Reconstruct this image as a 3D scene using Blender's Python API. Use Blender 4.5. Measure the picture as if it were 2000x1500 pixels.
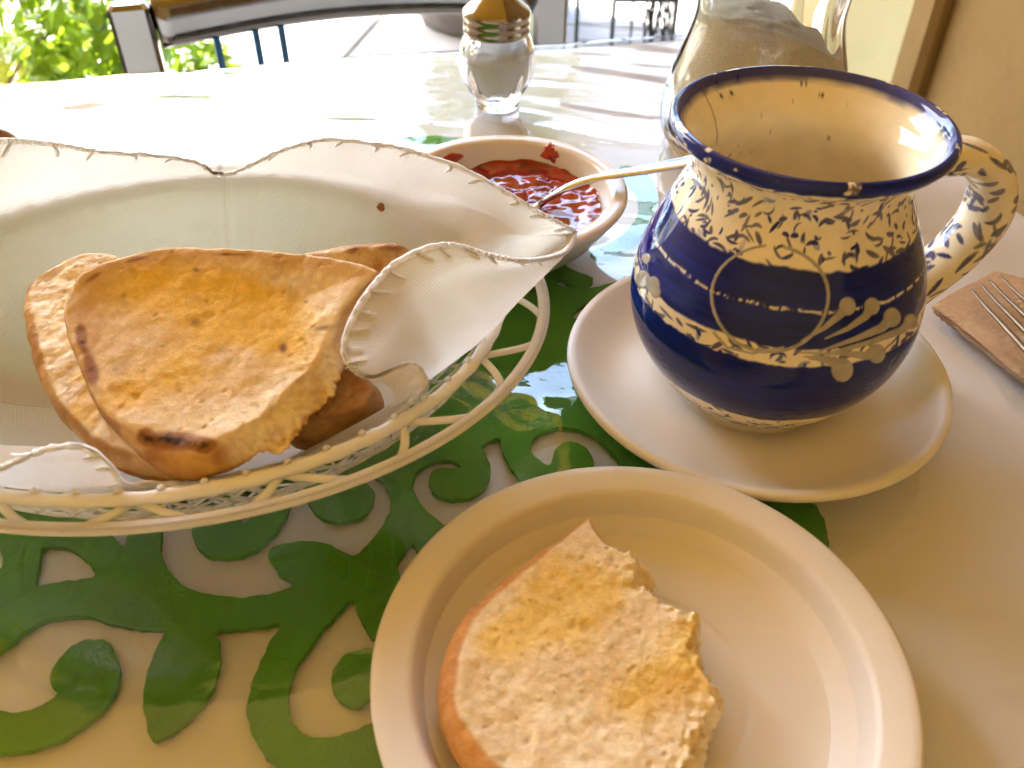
import bpy, math, random
import numpy as np
from mathutils import Vector, Matrix

random.seed(7)
RNG = np.random.default_rng(11)
scene = bpy.context.scene
for o in list(bpy.data.objects):
    bpy.data.objects.remove(o)

# ------------------------------------------------------------------ camera
FOC, PITCH, ROLL, CAM_H = 1700.0, math.radians(40.5), math.radians(0.25), 0.25
_fw = np.array([0, math.cos(PITCH), -math.sin(PITCH)])
_up0 = np.array([0, math.sin(PITCH), math.cos(PITCH)])
_rt0 = np.array([1.0, 0, 0])
_rt = _rt0 * math.cos(ROLL) + _up0 * math.sin(ROLL)
_up = -_rt0 * math.sin(ROLL) + _up0 * math.cos(ROLL)
cam_d = bpy.data.cameras.new('camera')
cam = bpy.data.objects.new('camera', cam_d)
scene.collection.objects.link(cam)
cam.matrix_world = Matrix(((_rt[0], _up[0], -_fw[0], 0), (_rt[1], _up[1], -_fw[1], 0),
                           (_rt[2], _up[2], -_fw[2], CAM_H), (0, 0, 0, 1)))
cam_d.sensor_width = 36.0
cam_d.lens = FOC / 2000 * 36
cam_d.clip_start = 0.01
cam_d.clip_end = 400
cam_d.dof.use_dof = True
cam_d.dof.focus_distance = 0.36
cam_d.dof.aperture_fstop = 15
scene.camera = cam

# ------------------------------------------------------------------ sky, sun, exposure
SUN_EL, SUN_AZ = math.radians(45), math.radians(-43)      # azimuth from +y towards +x
world = bpy.data.worlds.new('World')
scene.world = world
world.use_nodes = True
wn = world.node_tree.nodes
bg = wn['Background']
sky = wn.new('ShaderNodeTexSky')
sky.sky_type = 'NISHITA'
sky.sun_disc = False
sky.sun_elevation = SUN_EL
sky.sun_rotation = SUN_AZ
sky.altitude = 0
sky.air_density = 1.0
sky.dust_density = 1.0
world.node_tree.links.new(sky.outputs[0], bg.inputs[0])
bg.inputs[1].default_value = 0.15
sun_d = bpy.data.lights.new('sun', 'SUN')
sun_d.energy = 2.1
sun_d.angle = math.radians(0.5)
sun_d.color = (1.0, 0.93, 0.82)
sun = bpy.data.objects.new('sun', sun_d)
scene.collection.objects.link(sun)
_sd = Vector((math.sin(SUN_AZ) * math.cos(SUN_EL), math.cos(SUN_AZ) * math.cos(SUN_EL), math.sin(SUN_EL)))
sun.rotation_euler = _sd.to_track_quat('Z', 'Y').to_euler()
vs = scene.view_settings
vs.view_transform = 'Standard'
vs.look = 'None'
vs.gamma = 1.0
vs.use_curve_mapping = False
vs.exposure = 3.95
scene.render.engine = 'CYCLES'
scene.cycles.use_denoising = True
scene.cycles.max_bounces = 14
scene.cycles.diffuse_bounces = 6
scene.cycles.glossy_bounces = 6
scene.cycles.transmission_bounces = 12
scene.cycles.transparent_max_bounces = 16
scene.cycles.sample_clamp_indirect = 8.0

# ------------------------------------------------------------------ helpers
def P(u, v, z=0.0):
    """point of height z seen at photograph pixel (u, v)"""
    d = _fw + (u - 1000) / FOC * _rt - (v - 750) / FOC * _up
    return np.array([0, 0, CAM_H]) + d * ((z - CAM_H) / d[2])

def PL(lst, z=None):
    return np.array([P(q[0], q[1], q[2] if z is None else z) for q in lst])

def plane_pts(px, A, B, C):
    A, B, C = map(np.asarray, (A, B, C))
    n = np.cross(B - A, C - A); n /= np.linalg.norm(n)
    if n[2] < 0: n = -n
    o = np.array([0, 0, CAM_H])
    out = []
    for u, v in px:
        d = _fw + (u - 1000) / FOC * _rt - (v - 750) / FOC * _up
        out.append(o + d * (np.dot(A - o, n) / np.dot(d, n)))
    return np.array(out), n

def project(Q):
    d = np.asarray(Q, float) - np.array([0, 0, CAM_H])
    w = d @ _fw
    return np.stack([1000 + FOC * (d @ _rt) / w, 750 - FOC * (d @ _up) / w], -1)

def hash3(ix, iy, iz, s=0):
    h = (ix.astype(np.int64) * 374761393 + iy.astype(np.int64) * 668265263 + iz.astype(np.int64) * 1274126177 + s * 974711) & 0xffffffff
    h = ((h ^ (h >> 13)) * 1274126177) & 0xffffffff
    h = h ^ (h >> 16)
    return (h & 0xffffff) / float(0xffffff)

def vnoise(p, s=0):
    p = np.asarray(p, float)
    i = np.floor(p); f = p - i
    f = f * f * f * (f * (f * 6 - 15) + 10)
    i = i.astype(np.int64)
    r = 0
    for a in (0, 1):
        for b in (0, 1):
            for c in (0, 1):
                w = (f[..., 0] if a else 1 - f[..., 0]) * (f[..., 1] if b else 1 - f[..., 1]) * (f[..., 2] if c else 1 - f[..., 2])
                r = r + w * hash3(i[..., 0] + a, i[..., 1] + b, i[..., 2] + c, s)
    return r * 2 - 1

def fbm(p, freq, octv=4, s=0, gain=0.5):
    p = np.asarray(p, float) * freq
    r, a = 0, 1.0
    for k in range(octv):
        r = r + a * vnoise(p + 17.3 * k, s + k); p = p * 2.03; a *= gain
    return r

def sstep(a, b, x):
    t = np.clip((x - a) / (b - a), 0, 1); return t * t * (3 - 2 * t)

def mesh(name, V, F, m=None, parent=None, smooth=True, col=None, attrs=None):
    """one mesh object; F is an (n,4) or (n,3) array or a list of such arrays"""
    V = np.asarray(V, np.float32).reshape(-1, 3)
    Fs = F if isinstance(F, list) and isinstance(F[0], np.ndarray) else [F]
    Fs = [np.asarray(f, np.int32) for f in Fs if len(f)]
    me = bpy.data.meshes.new(name)
    me.vertices.add(len(V)); me.vertices.foreach_set('co', V.ravel())
    tot = np.concatenate([np.full(len(f), f.shape[1], np.int32) for f in Fs])
    idx = np.concatenate([f.ravel() for f in Fs])
    st = np.concatenate([[0], np.cumsum(tot)[:-1]]).astype(np.int32)
    me.loops.add(len(idx)); me.loops.foreach_set('vertex_index', idx)
    me.polygons.add(len(tot)); me.polygons.foreach_set('loop_start', st); me.polygons.foreach_set('loop_total', tot)
    me.polygons.foreach_set('use_smooth', np.full(len(tot), bool(smooth)))
    me.update(calc_edges=True); me.validate()
    if col is not None:
        a = me.color_attributes.new('Col', 'FLOAT_COLOR', 'POINT')
        c = np.ones((len(V), 4), np.float32); c[:, :3] = col
        a.data.foreach_set('color', c.ravel())
    for k, val in (attrs or {}).items():
        a = me.attributes.new(k, 'FLOAT', 'POINT'); a.data.foreach_set('value', np.asarray(val, np.float32))
    if m is not None: me.materials.append(m)
    ob = bpy.data.objects.new(name, me)
    scene.collection.objects.link(ob)
    if parent is not None: ob.parent = parent
    return ob

def thing(name, label, cat, loc=(0, 0, 0), group=None):
    o = bpy.data.objects.new(name, None); scene.collection.objects.link(o)
    o.empty_display_size = 0.02
    return tag(o, label, cat, group)

def tag(o, label=None, cat=None, group=None, kind=None):
    if label: o['label'] = label
    if cat: o['category'] = cat
    if group: o['group'] = group
    if kind: o['kind'] = kind
    return o

def quads(nr, nc, wrap=True, off=0):
    """faces of an nr x nc vertex grid, columns closed if wrap"""
    r = np.arange(nr - 1)[:, None]; c = np.arange(nc if wrap else nc - 1)[None]
    c2 = (c + 1) % nc
    a = r * nc + c; b = r * nc + c2
    return (np.stack([a, b, b + nc, a + nc], -1).reshape(-1, 4) + off).astype(np.int32)

def lathe(prof, seg, centre=(0, 0), squash=(1, 1), fl=None):
    prof = np.asarray(prof, float)
    t = np.linspace(0, 2 * np.pi, seg, endpoint=False)
    r = prof[:, 0][:, None] * np.ones(seg)[None]
    if fl is not None: r = fl(r, prof[:, 1][:, None], t[None])
    V = np.stack([centre[0] + r * np.cos(t) * squash[0], centre[1] + r * np.sin(t) * squash[1],
                  np.broadcast_to(prof[:, 1][:, None], r.shape)], -1)
    return V.reshape(-1, 3), quads(len(prof), seg)

def catmull(pts, n, closed=False):
    pts = np.asarray(pts, float); m = len(pts)
    if closed:
        t = np.arange(n) * (m / n); i = np.floor(t).astype(int); f = (t - i)
        g = lambda k: pts[(i + k) % m]
    else:
        t = np.linspace(0, m - 1, n); i = np.minimum(np.floor(t).astype(int), m - 2); f = t - i
        def g(k):
            j = i + k
            q = pts[np.clip(j, 0, m - 1)].copy()
            lo = j < 0; q[lo] = 2 * pts[0] - pts[1]
            hi = j > m - 1; q[hi] = 2 * pts[-1] - pts[-2]
            return q
    p0, p1, p2, p3 = g(-1), g(0), g(1), g(2)
    f = f.reshape(-1, *([1] * (pts.ndim - 1)))
    return 0.5 * ((2 * p1) + (p2 - p0) * f + (2 * p0 - 5 * p1 + 4 * p2 - p3) * f ** 2 + (3 * p1 - p0 - 3 * p2 + p3) * f ** 3)

def arclen(pts, n, closed=False):
    pts = np.asarray(pts, float)
    q = np.vstack([pts, pts[:1]]) if closed else pts
    s = np.concatenate([[0], np.cumsum(np.linalg.norm(np.diff(q, axis=0), axis=1))])
    t = np.linspace(0, s[-1], n, endpoint=not closed)
    return np.stack([np.interp(t, s, q[:, k]) for k in range(q.shape[1])], -1)

def tube(path, rad, seg=8, closed=False, caps=True, flat=None, up=(0, 0, 1)):
    """returns V, [faces]; rad scalar or per point; flat = (width, height) scales in side/up directions"""
    path = np.asarray(path, float); n = len(path)
    if closed: tan = np.roll(path, -1, 0) - np.roll(path, 1, 0)
    else: tan = np.gradient(path, axis=0)
    tan /= np.linalg.norm(tan, axis=1)[:, None] + 1e-12
    up = np.asarray(up, float)
    side = np.cross(tan, np.broadcast_to(up, tan.shape)); bad = np.linalg.norm(side, axis=1) < 0.05
    side[bad] = np.cross(tan[bad], np.array([1.0, 0.2, 0]))
    side /= np.linalg.norm(side, axis=1)[:, None]
    nn = np.cross(side, tan)
    t = np.linspace(0, 2 * np.pi, seg, endpoint=False)
    rad = np.broadcast_to(np.asarray(rad, float), (n,))
    fx, fy = flat or (1, 1)
    V = path[:, None] + rad[:, None, None] * (np.cos(t)[None, :, None] * side[:, None] * fx + np.sin(t)[None, :, None] * nn[:, None] * fy)
    V = V.reshape(-1, 3); F = quads(n, seg)
    if closed:
        a = (n - 1) * seg + np.arange(seg); b = np.arange(seg)
        F = np.vstack([F, np.stack([a, np.roll(a, -1), np.roll(b, -1), b], -1)])
        return V, [F]
    if caps:
        V = np.vstack([V, path[:1], path[-1:]])
        k = np.arange(seg); k2 = (k + 1) % seg
        T1 = np.stack([k2, k, np.full(seg, n * seg)], -1)
        T2 = np.stack([(n - 1) * seg + k, (n - 1) * seg + k2, np.full(seg, n * seg + 1)], -1)
        return V, [F, T1, T2]
    return V, [F]

def join(parts):
    Vs, Fs, off = [], [], 0
    for V, F in parts:
        V = np.asarray(V).reshape(-1, 3)
        for f in (F if isinstance(F, list) else [F]): Fs.append(np.asarray(f) + off)
        Vs.append(V); off += len(V)
    return np.vstack(Vs), Fs

def box(lo, hi, bev=0.0):
    """axis aligned box with chamfered edges when bev > 0"""
    lo = np.asarray(lo, float); hi = np.asarray(hi, float)
    if bev <= 0:
        V = np.array([[x, y, z] for x in (lo[0], hi[0]) for y in (lo[1], hi[1]) for z in (lo[2], hi[2])])
        F = np.array([[0, 1, 3, 2], [4, 6, 7, 5], [0, 4, 5, 1], [2, 3, 7, 6], [0, 2, 6, 4], [1, 5, 7, 3]])
        return V, F
    ring = lambda z, b: np.array([[lo[0] + b, lo[1], z], [hi[0] - b, lo[1], z], [hi[0], lo[1] + b, z], [hi[0], hi[1] - b, z],
                                  [hi[0] - b, hi[1], z], [lo[0] + b, hi[1], z], [lo[0], hi[1] - b, z], [lo[0], lo[1] + b, z]])
    def ins(z):
        r = ring(z, bev); c = (lo + hi) / 2
        r[:, 0] += np.sign(c[0] - r[:, 0]) * bev; r[:, 1] += np.sign(c[1] - r[:, 1]) * bev
        return r
    V = np.vstack([ins(lo[2]), ring(lo[2] + bev, bev), ring(hi[2] - bev, bev), ins(hi[2])])
    F = [quads(4, 8), np.array([[7, 6, 5, 4, 3, 2, 1, 0]]), np.array([[24, 25, 26, 27, 28, 29, 30, 31]])]
    return V, F

def rotz(V, a, c=(0, 0)):
    V = np.asarray(V, float).copy(); x, y = V[:, 0] - c[0], V[:, 1] - c[1]
    V[:, 0] = c[0] + x * math.cos(a) - y * math.sin(a); V[:, 1] = c[1] + x * math.sin(a) + y * math.cos(a)
    return V

# ------------------------------------------------------------------ materials
def mat(name, col=(0.8, 0.8, 0.8), rough=0.5, metal=0.0, var=0.0, vscale=20.0, bump=0.0, bscale=200.0, bdist=0.001,
        attr=False, spec=0.5, trans=0.0, ior=1.45, coat=0.0, sss=0.0, sssr=(0.01, 0.006, 0.003), rvar=0.0, bdetail=4.0):
    m = bpy.data.materials.new(name); m.use_nodes = True
    nt = m.node_tree; N = nt.nodes; L = nt.links
    b = N['Principled BSDF']
    b.inputs['Base Color'].default_value = (*col, 1)
    b.inputs['Roughness'].default_value = rough
    b.inputs['Metallic'].default_value = metal
    b.inputs['IOR'].default_value = ior
    b.inputs['Specular IOR Level'].default_value = spec
    b.inputs['Transmission Weight'].default_value = trans
    b.inputs['Coat Weight'].default_value = coat
    b.inputs['Coat Roughness'].default_value = 0.05
    if sss > 0:
        b.inputs['Subsurface Weight'].default_value = sss
        b.inputs['Subsurface Radius'].default_value = sssr
        b.inputs['Subsurface Scale'].default_value = 1.0
    tc = N.new('ShaderNodeTexCoord')
    src = None
    if attr:
        a = N.new('ShaderNodeVertexColor'); a.layer_name = 'Col'; src = a.outputs['Color']
    if var > 0:
        n = N.new('ShaderNodeTexNoise'); n.inputs['Scale'].default_value = vscale; n.inputs['Detail'].default_value = 6
        L.new(tc.outputs['Object'], n.inputs['Vector'])
        mr = N.new('ShaderNodeMapRange'); mr.inputs[1].default_value = 0.3; mr.inputs[2].default_value = 0.7
        mr.inputs[3].default_value = 1 - var; mr.inputs[4].default_value = 1 + var
        L.new(n.outputs[0], mr.inputs[0])
        mx = N.new('ShaderNodeVectorMath'); mx.operation = 'MULTIPLY'
        if src is not None: L.new(src, mx.inputs[0])
        else: mx.inputs[0].default_value = col
        L.new(mr.outputs[0], mx.inputs[1]); src = mx.outputs[0]
    if src is not None: L.new(src, b.inputs['Base Color'])
    if rvar > 0:
        n2 = N.new('ShaderNodeTexNoise'); n2.inputs['Scale'].default_value = vscale * 2.3; n2.inputs['Detail'].default_value = 5
        L.new(tc.outputs['Object'], n2.inputs['Vector'])
        mr2 = N.new('ShaderNodeMapRange'); mr2.inputs[1].default_value = 0.3; mr2.inputs[2].default_value = 0.7
        mr2.inputs[3].default_value = max(0.02, rough - rvar); mr2.inputs[4].default_value = rough + rvar
        L.new(n2.outputs[0], mr2.inputs[0]); L.new(mr2.outputs[0], b.inputs['Roughness'])
    if bump > 0:
        n3 = N.new('ShaderNodeTexNoise'); n3.inputs['Scale'].default_value = bscale; n3.inputs['Detail'].default_value = bdetail
        L.new(tc.outputs['Object'], n3.inputs['Vector'])
        bp = N.new('ShaderNodeBump'); bp.inputs['Strength'].default_value = bump; bp.inputs['Distance'].default_value = bdist
        L.new(n3.outputs[0], bp.inputs['Height']); L.new(bp.outputs[0], b.inputs['Normal'])
    return m

def cloth_mat(name, col, transl=0.3, weave=0.0009, rough=0.9):
    """woven cotton: diffuse front, some light through"""
    m = bpy.data.materials.new(name); m.use_nodes = True
    nt = m.node_tree; N = nt.nodes; L = nt.links
    out = N['Material Output']; N.remove(N['Principled BSDF'])
    d = N.new('ShaderNodeBsdfDiffuse'); d.inputs['Color'].default_value = (*col, 1); d.inputs['Roughness'].default_value = 0.6
    t = N.new('ShaderNodeBsdfTranslucent'); t.inputs['Color'].default_value = (col[0], col[1] * 0.97, col[2] * 0.9, 1)
    mx = N.new('ShaderNodeMixShader'); mx.inputs[0].default_value = transl
    L.new(d.outputs[0], mx.inputs[1]); L.new(t.outputs[0], mx.inputs[2]); L.new(mx.outputs[0], out.inputs[0])
    if weave:
        au = N.new('ShaderNodeAttribute'); au.attribute_name = 'wu'
        av = N.new('ShaderNodeAttribute'); av.attribute_name = 'wv'
        hs = []
        for a in (au, av):
            k = N.new('ShaderNodeMath'); k.operation = 'MULTIPLY'; k.inputs[1].default_value = 2 * math.pi / weave
            L.new(a.outputs['Fac'], k.inputs[0])
            sn = N.new('ShaderNodeMath'); sn.operation = 'SINE'; L.new(k.outputs[0], sn.inputs[0]); hs.append(sn)
        ad = N.new('ShaderNodeMath'); ad.operation = 'ADD'; L.new(hs[0].outputs[0], ad.inputs[0]); L.new(hs[1].outputs[0], ad.inputs[1])
        bp = N.new('ShaderNodeBump'); bp.inputs['Strength'].default_value = 0.35; bp.inputs['Distance'].default_value = 0.0002
        L.new(ad.outputs[0], bp.inputs['Height'])
        L.new(bp.outputs[0], d.inputs['Normal']); L.new(bp.outputs[0], t.inputs['Normal'])
    return m

def film_mat(name):
    """clear plastic sheet: see-through with a clear coat reflection"""
    m = bpy.data.materials.new(name); m.use_nodes = True
    nt = m.node_tree; N = nt.nodes; L = nt.links
    out = N['Material Output']; N.remove(N['Principled BSDF'])
    tr = N.new('ShaderNodeBsdfTransparent'); tr.inputs['Color'].default_value = (0.97, 0.97, 0.965, 1)
    gl = N.new('ShaderNodeBsdfGlossy'); gl.inputs['Roughness'].default_value = 0.045
    fr = N.new('ShaderNodeFresnel'); fr.inputs['IOR'].default_value = 1.52
    ge = N.new('ShaderNodeNewGeometry'); im = N.new('ShaderNodeMapRange')      # same index from either side of the thin sheet
    im.inputs[3].default_value = 1.52; im.inputs[4].default_value = 1 / 1.52
    L.new(ge.outputs['Backfacing'], im.inputs[0]); L.new(im.outputs[0], fr.inputs['IOR'])
    k = N.new('ShaderNodeMath'); k.operation = 'MULTIPLY'; k.inputs[1].default_value = 1.65; k.use_clamp = True
    tc = N.new('ShaderNodeTexCoord')
    n = N.new('ShaderNodeTexNoise'); n.inputs['Scale'].default_value = 70; n.inputs['Detail'].default_value = 3
    L.new(tc.outputs['Object'], n.inputs['Vector'])
    bp = N.new('ShaderNodeBump'); bp.inputs['Strength'].default_value = 0.3; bp.inputs['Distance'].default_value = 0.0006
    L.new(n.outputs[0], bp.inputs['Height'])
    L.new(bp.outputs[0], gl.inputs['Normal']); L.new(bp.outputs[0], fr.inputs['Normal'])
    mx = N.new('ShaderNodeMixShader')
    L.new(fr.outputs[0], k.inputs[0]); L.new(k.outputs[0], mx.inputs[0])
    L.new(tr.outputs[0], mx.inputs[1]); L.new(gl.outputs[0], mx.inputs[2])
    # faint milky scuffs and stretch marks in the plastic
    mp = N.new('ShaderNodeMapping'); mp.inputs['Rotation'].default_value = (0, 0, 0.5); mp.inputs['Scale'].default_value = (9, 34, 1)
    s1 = N.new('ShaderNodeTexNoise'); s1.inputs['Scale'].default_value = 1.0; s1.inputs['Detail'].default_value = 7; s1.inputs['Distortion'].default_value = 1.2
    s2 = N.new('ShaderNodeTexNoise'); s2.inputs['Scale'].default_value = 11; s2.inputs['Detail'].default_value = 2
    L.new(tc.outputs['Object'], mp.inputs[0]); L.new(mp.outputs[0], s1.inputs['Vector']); L.new(tc.outputs['Object'], s2.inputs['Vector'])
    r1 = N.new('ShaderNodeMapRange'); r1.inputs[1].default_value = 0.55; r1.inputs[2].default_value = 0.8; r1.inputs[4].default_value = 0.16
    r2 = N.new('ShaderNodeMapRange'); r2.inputs[1].default_value = 0.45; r2.inputs[2].default_value = 0.65
    L.new(s1.outputs[0], r1.inputs[0]); L.new(s2.outputs[0], r2.inputs[0])
    sm = N.new('ShaderNodeMath'); sm.operation = 'MULTIPLY'; L.new(r1.outputs[0], sm.inputs[0]); L.new(r2.outputs[0], sm.inputs[1])
    df = N.new('ShaderNodeBsdfDiffuse'); df.inputs['Color'].default_value = (0.85, 0.85, 0.85, 1)
    m2 = N.new('ShaderNodeMixShader'); L.new(sm.outputs[0], m2.inputs[0]); L.new(mx.outputs[0], m2.inputs[1]); L.new(df.outputs[0], m2.inputs[2])
    L.new(m2.outputs[0], out.inputs[0])
    return m

def sheet_mat(name, col, transl, tcol):
    """thin fabric or plastic or leaf: diffuse + translucent + a little gloss"""
    m = bpy.data.materials.new(name); m.use_nodes = True
    nt = m.node_tree; N = nt.nodes; L = nt.links
    out = N['Material Output']; b = N['Principled BSDF']
    b.inputs['Base Color'].default_value = (*col, 1); b.inputs['Roughness'].default_value = 0.22
    t = N.new('ShaderNodeBsdfTranslucent'); t.inputs['Color'].default_value = (*tcol, 1)
    mx = N.new('ShaderNodeMixShader'); mx.inputs[0].default_value = transl
    L.new(b.outputs[0], mx.inputs[1]); L.new(t.outputs[0], mx.inputs[2]); L.new(mx.outputs[0], out.inputs[0])
    return m, b, t

M = {}
M['ceramic'] = mat('worn_white_glaze', (0.80, 0.76, 0.69), 0.38, var=0.03, vscale=30, rvar=0.06, spec=0.4)
M['ceramic_bowl'] = mat('glazed_bowl', (0.70, 0.62, 0.52), 0.2, var=0.03, vscale=40)
M['glass'] = mat('clear_glass', (0.98, 0.99, 0.985), 0.0, trans=1.0, ior=1.5)
M['chrome'] = mat('chrome', (0.33, 0.28, 0.23), 0.12, metal=1.0, rvar=0.04, vscale=60)
M['chair_steel'] = mat('dull_steel', (0.24, 0.23, 0.22), 0.17, metal=1.0, bump=0.05, bscale=90, rvar=0.06, vscale=30)
M['steel'] = mat('brushed_steel', (0.62, 0.62, 0.63), 0.16, metal=1.0, bump=0.05, bscale=90, rvar=0.06, vscale=30)
M['dark_iron'] = mat('dark_painted_iron', (0.03, 0.035, 0.038), 0.5, bump=0.2, bscale=150)
M['salt'] = mat('salt_grains', (0.86, 0.86, 0.86), 0.9, bump=0.7, bscale=1500, bdist=0.0006, var=0.05, vscale=900)
M['sugar'] = mat('sugar_grains', (0.88, 0.79, 0.60), 0.85, bump=0.8, bscale=1300, bdist=0.0008, var=0.12, vscale=800)
M['jam'] = mat('red_jam', (0.24, 0.008, 0.008), 0.06, var=0.45, vscale=90, spec=0.6, sss=0.2, sssr=(0.006, 0.001, 0.001))
M['smear'] = mat('jam_smear', (0.42, 0.05, 0.02), 0.15, var=0.3, vscale=200)
M['felt'] = mat('green_felt', (0.085, 0.30, 0.025), 0.95, var=0.22, vscale=18, bump=0.5, bscale=900, bdist=0.0006, spec=0.1)
M['cloth'] = mat('white_tablecloth', (0.76, 0.75, 0.745), 0.9, var=0.02, vscale=9, bump=0.12, bscale=700, bdist=0.0003, spec=0.1)
M['film'] = film_mat('clear_vinyl')
M['napkin'] = cloth_mat('cotton_napkin', (0.86, 0.84, 0.81), 0.46)
M['thread'] = mat('cotton_thread', (0.93, 0.92, 0.89), 0.9, spec=0.1, sss=1.0, sssr=(0.004, 0.004, 0.0038))
M['plastic'] = mat('milky_plastic', (0.95, 0.95, 0.93), 0.22, sss=1.0, sssr=(0.006, 0.006, 0.005), bump=0.05, bscale=120)
M['bread'] = mat('toasted_bread', (0.7, 0.5, 0.3), 0.62, attr=True, var=0.10, vscale=420, bump=0.35, bscale=1100, bdist=0.0008, spec=0.35, rvar=0.18, sss=0.12, sssr=(0.004, 0.002, 0.001))
M['mug'] = mat('hand_painted_glaze', (0.7, 0.6, 0.4), 0.06, attr=True, bump=0.06, bscale=60, bdist=0.0008, spec=0.4, coat=0.0, var=0.05, vscale=120)
M['kraft'] = mat('brown_paper', (0.52, 0.36, 0.23), 0.9, var=0.10, vscale=500, bump=0.6, bscale=900, bdist=0.0006, spec=0.2)
M['clay'] = mat('glazed_clay', (0.22, 0.11, 0.07), 0.25, var=0.15, vscale=60)
M['ochre'] = mat('bounce_ochre_plaster', (0.64, 0.43, 0.14), 0.85, var=0.10, vscale=5, bump=0.35, bscale=40, bdist=0.004)  # lightened so the unseen walls bounce more warm light
M['ochre_wall'] = mat('darkened_ochre_plaster', (0.24, 0.145, 0.042), 0.85, var=0.10, vscale=5, bump=0.35, bscale=40, bdist=0.004)  # same plaster darkened to take down the light on this wall
M['whitewash'] = mat('whitewash', (0.62, 0.62, 0.63), 0.9, var=0.06, vscale=5, bump=0.3, bscale=40, bdist=0.004)
M['cream'] = mat('cream_plaster', (0.54, 0.385, 0.16), 0.85, var=0.06, vscale=6, bump=0.3, bscale=40, bdist=0.004)
M['slab'] = mat('patio_concrete', (0.47, 0.45, 0.42), 0.7, var=0.12, vscale=6, bump=0.4, bscale=60, bdist=0.004, rvar=0.1)
M['joint'] = mat('joint_mortar', (0.16, 0.145, 0.13), 0.95, var=0.2, vscale=40)
M['ground'] = mat('ground', (0.33, 0.29, 0.22), 0.95, var=0.2, vscale=2)
M['pot'] = mat('grey_concrete_pot', (0.20, 0.17, 0.16), 0.85, var=0.2, vscale=12, bump=0.4, bscale=80, bdist=0.003)
M['soil'] = mat('soil', (0.05, 0.035, 0.025), 1.0, var=0.4, vscale=40)
M['bark'] = mat('bark', (0.16, 0.11, 0.07), 0.9, var=0.3, vscale=40, bump=0.6, bscale=120, bdist=0.003)
M['leaf'], _b, _t = sheet_mat('leaf_green', (0.13, 0.24, 0.02), 0.5, (0.36, 0.50, 0.03))
M['leaf2'], _b, _t = sheet_mat('leaf_yellow_green', (0.34, 0.38, 0.06), 0.5, (0.66, 0.64, 0.10))
M['wood'] = mat('table_wood', (0.20, 0.11, 0.055), 0.5, var=0.2, vscale=12)
M['blue_metal'] = mat('blue_painted_metal', (0.02, 0.10, 0.22), 0.3)
M['awning'], _b, _t = sheet_mat('amber_canvas', (0.42, 0.24, 0.035), 0.035, (0.80, 0.44, 0.05))
# ================================================================== setting
FLOOR = -0.75
g = 120.0
gr = mesh('ground', [[-g, -g, FLOOR - 0.03], [g, -g, FLOOR - 0.03], [g, g, FLOOR - 0.03], [-g, g, FLOOR - 0.03]], [[0, 1, 2, 3]], M['ground'])
tag(gr, kind='structure')
V, F = box((-4.2, -2.2, FLOOR - 0.028), (3.4, 6.2, FLOOR - 0.012))
floor = tag(mesh('patio_floor', V, F, M['joint'], smooth=False), kind='structure')
SL = 0.62
for i in range(12):
    for j in range(9):
        x0, y0 = -4.2 + i * SL, 0.62 + j * SL
        dz = random.uniform(-0.002, 0.002)
        V, F = box((x0 + 0.005, y0 + 0.005, FLOOR - 0.02), (x0 + SL - 0.005, y0 + SL - 0.005, FLOOR + dz), 0.006)
        V = rotz(V, -0.18, (0, 3))
        mesh('slab', V, F, M['slab'], floor, smooth=False)

# unseen canvas roof, shaped and tinted to shade the table and warm its light
cor = np.array([[-3.4, -2.2], [1.9, -2.2], [1.9, 4.2], [-3.4, 6.2]])
n = 24
s = np.linspace(0, 1, n)
A = cor[0] + (cor[3] - cor[0]) * s[:, None]; B = cor[1] + (cor[2] - cor[1]) * s[:, None]
G = A[:, None] + (B - A)[:, None] * s[None, :, None]
Z = 3.40 - 0.15 * np.sin(np.pi * s)[:, None] * np.sin(np.pi * s)[None]
tag(mesh('shade_awning', np.concatenate([G, Z[..., None]], -1), quads(n, n, False), M['awning']), kind='structure')
V, F = box((-3.4, -2.4, FLOOR), (2.0, -2.2, 3.38)); tag(mesh('back_wall', V, F, M['ochre'], smooth=False), kind='structure')
V, F = box((-3.4, -2.2, FLOOR), (-3.2, 2.7, 3.38)); tag(mesh('left_blocker_wall', V, F, M['ochre'], smooth=False), kind='structure')  # unseen wall, added to block light from the left

# right-hand house wall, its corner pilaster, and the pier beyond
wc = np.array([0.735, 1.66]); wdir = np.array([0.30, -0.954]); wn_ = np.array([0.954, 0.30])
def wallbox(t0, t1, d0, d1, z0, z1, bev=0.0):
    V, F = box((t0, d0, z0), (t1, d1, z1), bev)
    W = wc + V[:, :1] * wdir + V[:, 1:2] * wn_
    return np.c_[W, V[:, 2]], F
hw = thing('house_wall', 'ochre plastered wall filling the background behind the blue mug', 'wall')
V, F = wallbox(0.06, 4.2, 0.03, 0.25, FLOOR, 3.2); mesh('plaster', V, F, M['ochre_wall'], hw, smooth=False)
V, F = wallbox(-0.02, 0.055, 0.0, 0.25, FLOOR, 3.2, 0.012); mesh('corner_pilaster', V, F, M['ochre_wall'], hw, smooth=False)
V, F = wallbox(0.06, 4.2, 0.018, 0.029, FLOOR, FLOOR + 0.1); mesh('skirting', V, F, M['cream'], hw, smooth=False)
pr_ = thing('wall_pier', 'pale cream plaster pier between the sugar jar and the ochre wall', 'pier')
V, F = box((0.775, 2.2, FLOOR + 0.12), (1.5, 2.6, 3.1), 0.01); mesh('shaft', V, F, M['cream'], pr_, smooth=False)
V, F = box((0.75, 2.17, FLOOR), (1.53, 2.63, FLOOR + 0.118), 0.008); mesh('plinth', V, F, M['cream'], pr_, smooth=False)

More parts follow.
